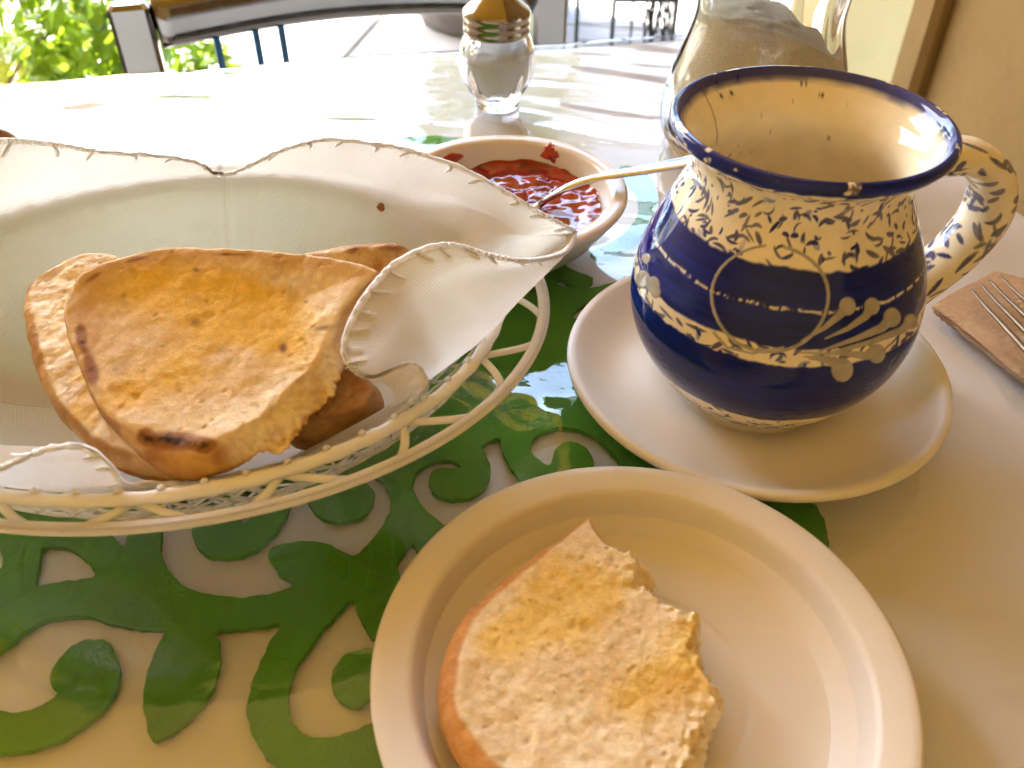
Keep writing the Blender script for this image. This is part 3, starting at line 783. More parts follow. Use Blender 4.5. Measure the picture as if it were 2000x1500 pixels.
# streaky brushed blue
st = 1 + .35 * fbm(np.stack([TH * 3, Z * 900, 0 * Z], -1), 1.0, 3, 14)
bl = BLUE * st[..., None]
b1 = band(.0672, .0925); b2 = band(.0292, .0605); b3 = band(.1205, .1400)
dash = band(.0796, .0806, .0003) * sstep(-.45, .05, fbm(np.stack([TH * 38, Z * 60, 0 * Z], -1), 1.0, 3, 21))
b1 = np.clip(b1 - dash * .8, 0, 1)
chips = sstep(.62, .7, fbm(np.stack([np.cos(TH) * 9, np.sin(TH) * 9, Z * 300], -1), 1.0, 2, 41)) * (Z > .118)
b3 = b3 * (1 - chips * .9)
for bb in (b1, b2, b3): col = col + (bl - col) * bb[..., None]
foot = 1 - sstep(.0285, .0300, Z + wob)
# slip-trailed motif, traced on the glaze of the side that faces the diner
uv = project(V).reshape(H, NT, 2)
tocam = (np.array([0, 0, CAM_H]) - V).reshape(H, NT, 3)
nrm = np.stack([np.cos(TH), np.sin(TH), 0 * TH], -1)
facing = ((tocam * nrm).sum(-1) > 0.02)
def seg_d(pts, w0, w1):
    d = np.full((H, NT), 1e9)
    pts = np.asarray(pts, float); n = len(pts)
    for k in range(n - 1):
        a, b = pts[k], pts[k + 1]; e = b - a
        t = np.clip(((uv - a) @ e) / (e @ e), 0, 1)
        w = w0 + (w1 - w0) * ((k + t) / (n - 1))
        d = np.minimum(d, np.hypot(*(np.moveaxis(uv - a - t[..., None] * e, -1, 0))) - w)
    return d
g_ = np.full((H, NT), 1e9)
tt = np.radians(np.arange(95, 95 + 350, 10))
ring = np.stack([1504 + 114 * np.cos(tt) * (1 + .02 * np.sin(3 * tt)), 583 - 104 * np.sin(tt)], -1)
g_ = np.minimum(g_, seg_d(ring, 2.6, 3.6))
g_ = np.minimum(g_, seg_d([(1530, 678), (1470, 690), (1420, 678), (1395, 650)], 2, 3))
for hx, hy, hr, pth in ((1655, 598, 16, [(1640, 615), (1610, 640), (1565, 666)]), (1703, 598, 15, [(1690, 618), (1655, 642), (1612, 661)]),
                        (1742, 620, 17, [(1722, 640), (1670, 662), (1600, 686)]), (1778, 628, 13, [(1760, 645), (1700, 668), (1620, 690), (1560, 688)]),
                        (1712, 690, 17, [(1690, 694), (1650, 690), (1610, 690)]), (1645, 722, 21, [(1628, 705), (1600, 700), (1570, 696)])):
    g_ = np.minimum(g_, np.hypot(uv[..., 0] - hx, (uv[..., 1] - hy) * .9) - hr)
    g_ = np.minimum(g_, seg_d([(hx, hy)] + pth, hr * .7, 1.5))
for hx, hy, hr in ((1276, 556, 16), (1256, 545, 17), (1281, 570, 12), (1262, 505, 10)):
    g_ = np.minimum(g_, np.hypot((uv[..., 0] - hx) * 1.25, uv[..., 1] - hy) - hr)
slip = np.clip(.5 - g_ / 2.2, 0, 1) * facing
col = col + (GREY * (1 + .15 * fbm(Q, 300, 2, 3))[..., None] - col) * slip[..., None]
# relief of the slip
V2 = V + nrm.reshape(-1, 3) * (0.00022 * slip.reshape(-1, 1))
body = mesh('body', V2, F, M['mug'], mug, col=np.clip(col, 0.003, 1).reshape(-1, 3))
V, F = mugmesh(np.vstack([[[.0462, .1260]], ip]))
uv = project(V); Hi = len(ip) + 1
ci = np.tile(CREAM * [1.0, .98, .92], (len(V), 1)) * (1 + .04 * fbm(V, 50, 3, 9))[:, None]
rimk = sstep(.1215, .1235, V[:, 2] + .0005 * fbm(V, 150, 2, 3))
ci = ci + (BLUE - ci) * (rimk * .95)[:, None]
def line_uv(pts, w):
    d = np.full(len(V), 1e9); pts = np.asarray(pts, float)
    for a, b in zip(pts[:-1], pts[1:]):
        e = b - a; t = np.clip(((uv - a) @ e) / (e @ e), 0, 1)
        d = np.minimum(d, np.hypot(*((uv - a - t[:, None] * e).T)) - w)
    return np.clip(.5 - d / 2.5, 0, 1)
inside_far = (V[:, 1] > MA[1] + 0.004)
crack = line_uv([(1375, 172), (1380, 192), (1390, 212), (1397, 235), (1401, 258), (1400, 280)], 1.2) * inside_far
ci = ci + (np.array([.22, .10, .03]) - ci) * (crack * .7)[:, None]
mk = np.maximum.reduce([line_uv(p_, 2.2) for p_ in ([(1403, 183), (1412, 190)], [(1424, 189), (1431, 178)], [(1399, 160), (1401, 166)], [(1441, 152), (1443, 157)], [(1470, 196), (1471, 197)], [(1565, 165), (1566, 166)], [(1606, 186), (1607, 187)])]) * inside_far
ci = ci + (BLUE * .6 - ci) * mk[:, None]
sp = sstep(.80, .88, fbm(V, 420, 1, 19)) * (fbm(V, 60, 1, 4) > .1)
ci = ci + (np.array([.08, .05, .03]) - ci) * (sp * .7)[:, None]
# interior shares the rim vertices' level with the outside lip
mesh('inner_glaze', V, F[:, ::-1], M['mug'], mug, col=np.clip(ci, .003, 1))

# handle: loop from under the rim to the belly
hd = P(1990, 412, 0.068)[:2] - MA
ha = math.atan2(hd[1], hd[0]); hv = np.array([math.cos(ha), math.sin(ha)])
hp = [(.0408, .0985), (.0480, .1003), (.0610, .1015), (.0790, .0985), (.0945, .0865), (.0985, .0700), (.0905, .0545), (.0770, .0430), (.0630, .0350), (.0480, .0300)]
hp = catmull(hp, 240)
path = np.c_[MA + hp[:, :1] * hv, hp[:, 1]]
tt = np.linspace(0, 1, 240)
rad = 0.0090 + 0.0024 * np.abs(2 * tt - 1) ** 6 - 0.0004 * np.sin(tt * 9)
V, F = tube(path, rad, 96, up=(-hv[1], hv[0], 0), flat=(0.82, 1.22))
hk = strokes(240, 96, .00060, .00046, 170, np.random.default_rng(9), .004, .010, .0006, .0014)
hk = np.r_[hk.ravel(), [0, 0]]
hp2 = sstep(-.3, .3, fbm(V, 45, 3, 5))
ch = CREAM * (1 + .05 * fbm(V, 60, 3, 2))[:, None]
ch = ch + (np.array([.008, .016, .14]) - ch) * (hk * (.8 + .2 * hp2))[:, None]
mesh('handle', V, F, M['mug'], mug, col=np.clip(ch, .003, 1))
# ------------------------------------------------------------------ jam bowl, jam, jam spoon
JC = np.array([-0.0039, 0.4066])
V, F = lathe([(0.0001, .003), (.030, .003), (.031, S0), (.035, S0), (.037, .003), (.049, .014), (.0575, .026), (.0615, .0315), (.0629, .0338), (.0629, .0352), (.0615, .0362), (.0570, .0362), (.0548, .0356), (.0536, .0340), (.0515, .0270), (.0455, .0150), (.034, .0075), (.0001, .0065)], 120, JC)
ob = mesh('jam_bowl', V, F, M['ceramic_bowl']); tag(ob, 'beige glazed bowl of red jam behind the napkin corner', 'bowl')
nr, na = 46, 150
rr = np.linspace(0.0001, 1, nr) ** .8; th = np.linspace(0, 2 * np.pi, na, endpoint=False)
R_ = rr[:, None] * 0.0502 * (1 + .012 * fbm(np.stack([np.cos(th), np.sin(th), 0 * th], -1) * 3, 1, 2)[None])
X, Y = JC[0] + R_ * np.cos(th), JC[1] + R_ * np.sin(th)
Q = np.stack([X, Y, 0 * X], -1)
lump = fbm(Q, 70, 3, 3); lump2 = np.abs(fbm(Q, 170, 2, 6))
Z = .0228 + 0.0014 * lump + .0014 * lump2 * sstep(-.2, .4, fbm(Q, 40, 1, 8)) + .0035 * (rr[:, None] ** 8) * (0.6 + fbm(Q, 30, 1, 5))
ob = mesh('jam', np.stack([X, Y, Z], -1), quads(nr, na), M['jam']); tag(ob, 'glossy lumpy red jam filling the beige bowl', 'jam')
def smear(c_ang, wid, zlo, zhi, seed):
    """film of jam with a ragged outline on the curved inner wall"""
    n1, n2 = 24, 110
    th = np.linspace(0, 2 * np.pi, n2, endpoint=False)[None]; k = np.linspace(0.001, 1, n1)[:, None]
    rag = 1 + .30 * fbm(np.stack([np.cos(th) * 2 + seed, np.sin(th) * 2, 0 * th], -1), 1.0, 4, seed)
    a = c_ang + wid * k * rag * np.cos(th)
    z = np.minimum((zlo + zhi) / 2 + (zhi - zlo) / 2 * k * rag * np.sin(th), .0364)
    r = np.interp(z, [.0150, .0270, .0340, .0356, .0364], [.0455, .0515, .0536, .0550, .0580])
    Q = np.stack([np.cos(a) * r, np.sin(a) * r, z], -1)
    h = .0009 * np.sqrt(np.clip(1 - k ** 2, 0, 1)) * (1 + .8 * fbm(Q, 260, 3, seed)) - .0001
    r = r - h
    return np.stack([JC[0] + r * np.cos(a), JC[1] + r * np.sin(a), z + h * .5], -1).reshape(-1, 3), quads(n1, n2)
for a, w, z0, z1, sd in ((2.45, .40, .018, .0356, 1), (1.08, .12, .0275, .0362, 2)):
    V, F = smear(a, w, z0, z1, sd); ob = mesh('jam_smear', V, F, M['smear']); tag(ob, ('wide orange red jam smear on the inner wall of the bowl beside the napkin', 'small red jam smear at the far rim of the bowl')[sd - 1], 'jam')

sp = [(1030, 420, .0215), (1052, 402, .0235), (1075, 386, .0300), (1105, 368, .0365), (1150, 351, .0400), (1200, 341, .0425), (1260, 331, .0450), (1330, 318, .0475), (1400, 305, .049)]
sp = catmull(PL(sp), 80)
tt = np.linspace(0, 1, 80)
wd = np.interp(tt, [0, .12, .25, .5, .75, .95, 1], [.0032, .0030, .0027, .0036, .0056, .0072, .0056])
V, F = tube(sp, 1.0, 16); n = 80
loc = V[:n * 16].reshape(n, 16, 3) - sp[:, None]
tan = np.gradient(sp, axis=0); tan /= np.linalg.norm(tan, axis=1)[:, None]
side = np.cross(tan, [0, 0, 1.0]); side /= np.linalg.norm(side, axis=1)[:, None]; upn = np.cross(side, tan)
ca, sa = math.cos(.1), math.sin(.1); loc_s, loc_u = side, upn
ls = (loc * side[:, None]).sum(-1); lu = (loc * upn[:, None]).sum(-1)
side, upn = side * ca + upn * sa, upn * ca - side * sa      # face rolled a little away from the diner
V[:n * 16] = (sp[:, None] + side[:, None] * (ls * wd[:, None])[..., None] + upn[:, None] * (lu * np.interp(tt, [0, .3, 1], [.0021, .0018, .0012])[:, None])[..., None]).reshape(-1, 3)
spoon = thing('jam_spoon', 'steel spoon stuck in the jam, its handle passing behind the mug', 'spoon')
mesh('spoon_handle', V, F, M['steel'], spoon)
d0 = (sp[0] - sp[6]); d0[2] = 0; d0 /= np.linalg.norm(d0); s0 = np.array([-d0[1], d0[0], 0])
nr, na = 16, 40
rr = np.linspace(0.001, 1, nr); th = np.linspace(0, 2 * np.pi, na, endpoint=False)
cx = sp[0] + d0 * .019 + np.array([0, 0, -.001])
a_, b_ = .021, .0145
def bowlv(dz): return cx + (rr[:, None] * np.cos(th))[..., None] * d0 * a_ + (rr[:, None] * np.sin(th))[..., None] * s0 * b_ + ((-.006 * (1 - rr ** 2))[:, None] + 0 * th + dz)[..., None] * np.array([0, 0, 1.0])
V, F = join([(bowlv(0), quads(nr, na)), (bowlv(-.0009), quads(nr, na)[:, ::-1])])
mesh('spoon_bowl', V, F, M['steel'], spoon)

# ------------------------------------------------------------------ salt shaker
HC = np.array([-0.0112, 0.5935]); HS = .86           # HS: height scale
shk = thing('salt_shaker', 'small fluted glass salt shaker with polished metal cap', 'shaker')
def flute(k, amp):
    def f(r, z, t):
        w = np.clip((z - .008) / .012, 0, 1) * np.clip((.061 - z) / .008, 0, 1)
        return r * (1 - amp * w * np.abs(np.cos(k * t / 2)) ** 1.5)
    return f
out = arclen(catmull([(.0001, S0), (.0125, S0), (.0148, .0022), (.0156, .0055), (.0162, .0095), (.0200, .0160), (.0248, .0270), (.0263, .0370), (.0258, .0470), (.0232, .0560), (.0200, .0608), (.0192, .0650)], 80), 70)
V1, F1 = lathe(out, 120, HC, fl=flute(12, .055))
inn_ = arclen(catmull([(.0168, .0650), (.0176, .0600), (.0205, .0550), (.0228, .0465), (.0232, .0370), (.0218, .0275), (.0176, .0180), (.0125, .0128), (.0001, .0115)], 60), 50)
V2, F2 = lathe(inn_, 120, HC)
lip = np.stack([69 * 120 + np.arange(120), 69 * 120 + (np.arange(120) + 1) % 120, 70 * 120 + (np.arange(120) + 1) % 120, 70 * 120 + np.arange(120)], -1)
V, F = join([(V1, F1), (V2, F2)]); F = F + [lip]
mesh('glass_body', V * [1, 1, HS], F, M['glass'], shk)
fillp = arclen(catmull([(.0001, .0121), (.0122, .0134), (.0171, .0184), (.0212, .0277), (.0226, .0370), (.0224, .0440), (.0150, .0462), (.0001, .0455)], 60), 50)
V, F = lathe(fillp, 60, HC); V[:, 2] += np.where(V[:, 2] > .042, .003 * (V[:, 0] - HC[0]) / .02 + .0012 * fbm(V, 120, 2, 3), 0)
tag(mesh('salt', V * [1, 1, HS], F, M['salt']), 'white salt filling the fluted glass shaker', 'salt')
capp = [(.0192, .0600), (.0212, .0596), (.0220, .0604), (.0222, .0635), (.0214, .0655), (.0221, .0668), (.0223, .0690), (.0215, .0708), (.0224, .0722), (.0226, .0755), (.0217, .0775), (.0190, .0800), (.0150, .0838), (.0118, .0866), (.0108, .0876), (.0092, .0880), (.0001, .0885)]
V, F = lathe(capp, 96, HC); mesh('metal_cap', V * [1, 1, HS], F, M['chrome'], shk, smooth=True)
V, F = lathe([(.0085, .0883), (.0092, .0890), (.0092, .0945), (.0080, .0960), (.0001, .0965)], 48, HC); mesh('cap_knob', V * [1, 1, HS], F, M['glass'], shk)

# ------------------------------------------------------------------ sugar jar
GC = np.array([0.1515, 0.5330])
jar = thing('sugar_jar', 'waisted clear glass jar of pale sugar behind the mug', 'jar')
def scal(r, z, t):
    w = np.clip((z - .012) / .02, 0, 1)
    return r * (1 - .012 * w * np.abs(np.cos(6 * t)) ** 2)
out = arclen(catmull([(.0001, S0), (.048, S0), (.0525, .004), (.0565, .014), (.0575, .026), (.0550, .042), (.0500, .058), (.0452, .074), (.0432, .086), (.0440, .098), (.0468, .110), (.0490, .120), (.0500, .126)], 90), 90)
V1, F1 = lathe(out, 140, GC, fl=scal)
inn_ = arclen(catmull([(.0482, .126), (.0470, .120), (.0448, .110), (.0420, .098), (.0412, .086), (.0432, .074), (.0480, .058), (.0529, .042), (.0552, .026), (.0530, .016), (.046, .0095), (.0001, .0085)], 90), 80)
V2, F2 = lathe(inn_, 140, GC)
lip = np.stack([89 * 140 + np.arange(140), 89 * 140 + (np.arange(140) + 1) % 140, 90 * 140 + (np.arange(140) + 1) % 140, 90 * 140 + np.arange(140)], -1)
V, F = join([(V1, F1), (V2, F2)]); mesh('glass_body', V, F + [lip], M['glass'], jar)
V, F = lathe([(.0500, .1262), (.0520, .1270), (.0525, .1310), (.0505, .1330), (.030, .1345), (.0001, .135)], 96, GC); mesh('lid', V, F, M['chrome'], jar)
# sugar heap, piled up to the left inside
rp = np.array([(.0001, .0090), (.0455, .0101), (.0520, .0165), (.0542, .026), (.0520, .042), (.0472, .058)])
nr2 = 30
low = arclen(catmull(rp, 50), 40)
th = np.linspace(0, 2 * np.pi, 90, endpoint=False)
def ztop(x, y): return .0885 - 7.5 * np.maximum(x + .020, 0) ** 2 - 4 * np.minimum(x + .020, 0) ** 2 - 1.0 * y ** 2
rows = [np.stack([r * np.cos(th), r * np.sin(th), z + 0 * th], -1) for r, z in low]
prof_z = [.026, .042, .058, .074, .086, .098]; prof_r = [.0542, .0520, .0471, .0424, .0404, .0412]
for k in np.linspace(0, 1, 16)[1:]:
    zt = np.minimum(ztop(.042 * np.cos(th), .042 * np.sin(th)), .097); z = .058 + (zt - .058) * k
    r = np.interp(z, prof_z, prof_r); rows.append(np.stack([r * np.cos(th), r * np.sin(th), z], -1))
edge = rows[-1]
for k in np.linspace(1, 0.001, 24)[1:]:
    x, y = edge[:, 0] * k, edge[:, 1] * k
    z = np.minimum(ztop(x, y), .097) ; z = z + (edge[:, 2] - z) * k ** 8 + .0008 * fbm(np.stack([x, y, 0 * x], -1), 160, 3, 4)
    rows.append(np.stack([x, y, z], -1))
V = np.array(rows).reshape(-1, 3) + np.array([GC[0], GC[1], 0])
tag(mesh('sugar', V, quads(len(rows), 90), M['sugar']), 'pale brown sugar heaped inside the clear glass jar', 'sugar')

# small clay bowl at the far left edge
V, F = lathe([(0.0001, S0), (.030, S0), (.045, .012), (.052, .026), (.0535, .030), (.0520, .0312), (.0495, .0290), (.042, .014), (.028, .007), (.0001, .006)], 80, P(-152, 322, .03)[:2])
ob = mesh('clay_bowl', V, F, M['clay']); tag(ob, 'dark brown clay bowl at the left edge behind the bread basket', 'bowl')

# ------------------------------------------------------------------ bread basket
BC = np.array([-0.1300, 0.2830])
basket = thing('bread_basket', 'oval white plastic openwork basket holding toasted bread', 'basket')
def ell(phi, a, b): return np.stack([BC[0] + a * np.cos(phi), BC[1] + b * np.sin(phi)], -1)
phi = np.linspace(0, 2 * np.pi, 260, endpoint=False)
IA, IB, IZ = .1258, .1078, .0535; OA, OB, OZ = .1425, .1158, .0500
V, F = tube(np.c_[ell(phi, OA, OB), np.full(260, OZ)], .0021, 12, closed=True, flat=(1.15, .8)); mesh('outer_ring', V, F, M['plastic'], basket)
V, F = tube(np.c_[ell(phi, OA + .0008, OB + .0008), np.full(260, OZ + .0014)], .0008, 8, closed=True); mesh('ring_bead', V, F, M['plastic'], basket)
tw = .0023 + .0002 * np.cos(phi * 60)
V, F = tube(np.c_[ell(phi, IA, IB), np.full(260, IZ)], tw, 12, closed=True); mesh('inner_ring', V, F, M['plastic'], basket)
V, F = tube(np.c_[ell(phi, IA - .0026, IB - .0026), np.full(260, IZ - .0032)], .0014, 10, closed=True); mesh('inner_ring', V, F, M['plastic'], basket)
def arcphi(nn):
    pp = np.linspace(0, 2 * np.pi, 2000); q = ell(pp, IA, IB); s = np.concatenate([[0], np.cumsum(np.linalg.norm(np.diff(q, axis=0), axis=1))])
    return np.interp(np.linspace(0, s[-1], nn, endpoint=False) + .006, s, pp)
for k, p0 in enumerate(arcphi(17)):
    sgn_parts = []
    for sg in (-1, 1):
        dl = sg * 2 * np.pi / 17
        ts = np.linspace(0, 1, 16); f = ts ** 1.0
        ang_ = p0 + dl * .42 * (ts ** .85)
        ra = IA + (OA - IA) * (1 - (1 - ts) ** 1.9); rb = IB + (OB - IB) * (1 - (1 - ts) ** 1.9)
        pts = np.stack([BC[0] + ra * np.cos(ang_), BC[1] + rb * np.sin(ang_), IZ - .0012 + (OZ - IZ) * ts], -1)
        sgn_parts.append(tube(pts, .0015, 10, flat=(1.0, .8)))
    V, F = join(sgn_parts); mesh('arch', V, F, M['plastic'], basket)
for p0 in arcphi(58):
    q = ell(np.array([p0]), IA, IB)[0]
    V, F = lathe([(.0001, .0016), (.0009, .0013), (.0014, .0005), (.0014, -.0005), (.0009, -.0013), (.0001, -.0016)], 8)
    inw = np.array([q[0] - BC[0], q[1] - BC[1]]); inw /= np.linalg.norm(inw)
    V = V + np.array([q[0] - inw[0] * .0012, q[1] - inw[1] * .0012, IZ + .0019]); mesh('rim_bead', V, F, M['plastic'], basket)
# lattice wall
parts = []
def wallpt(ph, t):
    s = 1 - .42 * (1 - t) ** 1.7; return np.c_[ell(ph, (IA - .003) * s, (IB - .003) * s), S0 + .0015 + (IZ - .006) * t]
for k in range(64):
    for sg in (-1, 1):
        t = np.linspace(0, 1, 9); ph = k * 2 * np.pi / 64 + sg * t * .42
        parts.append(tube(wallpt(ph, t), 0.0007, 5, flat=(1, .8)))
for t in (0, .33):
    parts.append(tube(wallpt(phi, np.full(260, t)), .0012, 6, closed=True))
V, F = join(parts); tag(mesh('lattice_wall', V, F, M['plastic'], basket), kind='stuff')
V, F = lathe([(0.0001, .0028), (.070, .0028), (.0715, .0020), (.0715, S0), (.0001, S0)], 90, BC, squash=(1, .84)); mesh('base', V, F, M['plastic'], basket)

# ------------------------------------------------------------------ cotton napkin lining the basket
def ring(ph, s, z):
    q = ell(np.array([math.radians(ph)]), IA * s, IB * s)[0]; return np.array([q[0], q[1], z])
st = []          # (bottom, wall, rim, bulge, hem)
def add_in(ph, hem, lean=0.0, rimz=.051, s=.935):
    """ordinary station: cloth climbs the basket wall and stands up to its hem"""
    hem = np.asarray(hem, float); rim = ring(ph, s, rimz)
    mid = rim * .5 + hem * .5 + np.array([0, 0, 0.001]); st.append([ring(ph, .48, .009), ring(ph, .66, .020), rim, mid, hem])
def add_fold(ph, rim, hem, bulge=.006):
    """station where the cloth folds back over itself"""
    rim = np.asarray(rim, float); hem = np.asarray(hem, float)
    ph = math.degrees(math.atan2((rim[1] - BC[1]) / IB, (rim[0] - BC[0]) / IA))
    mid = rim * .5 + hem * .5 + np.array([0, 0, bulge]); st.append([ring(ph, .48, .009), ring(ph, .67, .022), rim, mid, hem])
# back edge, left to right
add_in(200, P(-330, 420, .078)); add_in(178, P(-260, 320, .082)); add_in(160, P(-150, 283, .084)); add_in(146, P(0, 276, .084)); add_in(133, P(110, 284, .083))
add_in(122, P(200, 298, .080)); add_in(112, P(300, 305, .077)); add_in(103, P(380, 318, .072)); add_in(96, P(440, 341, .063)); add_in(89, P(490, 322, .068))
add_in(82, P(560, 291, .079)); add_in(73, P(640, 274, .086)); add_in(64, P(720, 281, .087)); add_in(55, P(800, 295, .086)); add_in(45, P(890, 326, .083)); add_in(34, P(970, 367, .079), rimz=.056, s=.95)
add_in(24, P(1050, 414, .074), rimz=.0600, s=.965); add_in(15, P(1100, 442, .068), rimz=.0605, s=.985)
st.append([ring(5, .48, .009), ring(6, .72, .022), P(1085, 475, .060), P(1108, 463, .063), P(1121, 457, .063)])
add_fold(-3, P(1078, 515, .0575), P(1108, 487, .065), .003); add_fold(-9, P(1058, 540, .0575), P(1075, 503, .069), .004); add_fold(-15, P(1035, 565, .0575), P(1020, 510, .075), .005)
add_fold(-20, P(1006, 596, .0575), P(955, 499, .082), .006); add_fold(-25, P(978, 625, .0575), P(895, 481, .088), .007); add_fold(-30, P(950, 652, .0575), P(840, 484, .090), .008)
add_fold(-34, P(920, 676, .0575), P(780, 512, .089), .008); add_fold(-38, P(893, 697, .0575), P(730, 560, .088), .008); add_fold(-42, P(868, 716, .0575), P(697, 608, .086), .008)
add_fold(-45, P(842, 735, .0575), P(678, 655, .083), .007); add_fold(-48, P(815, 752, .057), P(676, 695, .079), .006); add_fold(-50, P(790, 768, .056), P(698, 726, .074), .004)
add_fold(-52, P(768, 782, .055), P(732, 738, .071), .003); add_fold(-54, P(757, 788, .055), P(765, 724, .072), .003); add_fold(-56, P(770, 790, .054), P(800, 713, .071), .003)
add_fold(-59, P(775, 790, .053), P(824, 732, .068), .002); add_fold(-63, P(762, 795, .051), P(822, 762, .058), .002)
add_in(-70, P(740, 838, .047), rimz=.036, s=.84); add_in(-78, P(650, 880, .050), rimz=.036, s=.84); add_in(-86, P(560, 905, .051), rimz=.036, s=.84); add_in(-95, P(400, 940, .050), rimz=.036, s=.84); add_in(-103, P(300, 945, .050), rimz=.036, s=.84)
add_in(-109, P(240, 946, .0555), rimz=.040, s=.88); add_in(-114, P(214, 908, .064), rimz=.044, s=.91); add_in(-120, P(180, 880, .068), rimz=.046, s=.95); add_in(-127, P(130, 871, .070), rimz=.048, s=.95)
add_in(-135, P(60, 888, .068), rimz=.050, s=.95); add_in(-143, P(-10, 915, .066)); add_in(-152, P(-110, 900, .070)); add_in(-160, P(-210, 800, .078)); add_in(-168, P(-300, 640, .082)); add_in(-176, P(-335, 500, .080))
st = np.array(st)[::-1]                                     # (M, 5, 3)
NC, NK = 720, 64
Sx = catmull(st, NC, closed=True)                            # (NC,5,3)
Rx = catmull(np.transpose(Sx, (1, 0, 2)), NK)                # (NK,NC,3)
Rx = np.concatenate([np.broadcast_to(np.array([BC[0], BC[1], .008]), (1, NC, 3)) + (Rx[:1] - np.array([BC[0], BC[1], .008])) * .02, Rx])
Q = Rx.copy()
c3 = np.array([BC[0], BC[1], .03])
outw = Q - c3; outw[..., 2] *= .3; outw /= np.linalg.norm(outw, axis=-1)[..., None]
phi_c = np.arctan2(Q[..., 1] - BC[1], Q[..., 0] - BC[0])
kk = np.linspace(0, 1, NK + 1)[:, None]
wrk = fbm(np.stack([np.cos(phi_c) * 5, np.sin(phi_c) * 5, kk * 1.6 + 0 * phi_c], -1), 1.0, 3, 51)
Q += outw * (0.0010 * wrk * sstep(.05, .4, kk) * (1 - .5 * kk))[..., None]
# pressed ironing crease on the back wall
cr = np.exp(-((phi_c - math.radians(94.5)) / .018) ** 2) * sstep(.2, .5, kk); Q -= outw * (0.0016 * cr)[..., None]
dr = np.linalg.norm(np.diff(Q, axis=0), axis=-1); wv = np.concatenate([np.zeros((1, NC)), np.cumsum(dr, 0)])
wu = np.broadcast_to(np.cumsum(np.linalg.norm(np.diff(np.vstack([Rx[30], Rx[30][:1]]), axis=0), axis=1))[None], wv.shape)
nap = thing('cloth_napkin', 'white cotton napkin with a crocheted hem lining the bread basket', 'napkin')
mesh('cloth', Q.reshape(-1, 3), quads(NK + 1, NC), M['napkin'], nap, attrs={'wu': wu.ravel(), 'wv': wv.ravel()})
hem = Q[-1]; hin = Q[-1] - Q[-4]; hin /= np.linalg.norm(hin, axis=-1)[:, None]
hl = arclen(np.c_[hem, hin], 2600, closed=True); s = np.arange(2600)
hp_ = hl[:, :3] + np.array([0, 0, 1]) * 0.0001
tang = np.roll(hp_, -2, 0) - np.roll(hp_, 2, 0); tang /= np.linalg.norm(tang, axis=1)[:, None]
nrmv = np.cross(tang, hl[:, 3:]); nrmv /= np.linalg.norm(nrmv, axis=1)[:, None] + 1e-9
V, F = tube(hp_, .00095 * (1 + .22 * np.sin(s * 2 * np.pi / 6.5) + .10 * fbm(hp_, 300, 2, 3)), 8, closed=True, up=nrmv); mesh('crochet_edge', V, F, M['thread'], nap)
V, F = tube(hp_ + .0009 * hl[:, 3:] + .0004 * np.sin(s * 2 * np.pi / 13)[:, None] * nrmv, .00055, 6, closed=True, up=nrmv); mesh('crochet_edge', V, F, M['thread'], nap)
# long anchoring stitches running in from the hem
cols = np.linspace(0, NC, 62, endpoint=False).astype(int)
for k, c_ in enumerate(cols):
    hu = project(Q[-1, c_])
    if 690 < hu[0] < 850 and 690 < hu[1] < 790: continue          # none on the small curl
    c2 = (c_ + (2 if k % 2 else -1)) % NC
    dl = np.cumsum(np.linalg.norm(np.diff(Q[::-1, c_], axis=0), axis=1))
    j = max(2, int(np.searchsorted(dl, .0065)))
    path = np.array([Q[-1, c_], Q[-1 - max(1, j // 2), (c_ + c2) // 2 if abs(c_ - c2) < 20 else c_], Q[-1 - j, c2]])
    nn = np.cross(Q[-1, (c_ + 3) % NC] - Q[-1, c_ - 3], Q[-1, c_] - Q[-4, c_]); nn /= np.linalg.norm(nn) + 1e-9
    pr2 = []
    for sg in (-1, 1): pr2.append(tube(catmull(path + nn * sg * .0004, 8), np.array([.0005, .0006, .0006, .0006, .0006, .0006, .0005, .0004]), 6))
    V, F = join(pr2); mesh('hem_stitch', V, F, M['thread'], nap)

# ------------------------------------------------------------------ bread
CRUMB = np.array([.84, .65, .38]); BUTTER = np.array([.87, .57, .085]); TOAST = np.array([.46, .20, .050]); CRUST = np.array([.44, .215, .055]); BURN = np.array([.045, .018, .010])
def mixc(a, b, w): return a + (np.asarray(b) - a) * np.clip(w, 0, 1)[..., None]
def blob(uv, x, y, rx, ry=None, ang_=0.0):
    ry = ry or rx; dx, dy = uv[..., 0] - x, uv[..., 1] - y
    c, s_ = math.cos(ang_), math.sin(ang_); a, b = dx * c + dy * s_, -dx * s_ + dy * c
    return np.exp(-((a / rx) ** 2 + (b / ry) ** 2))

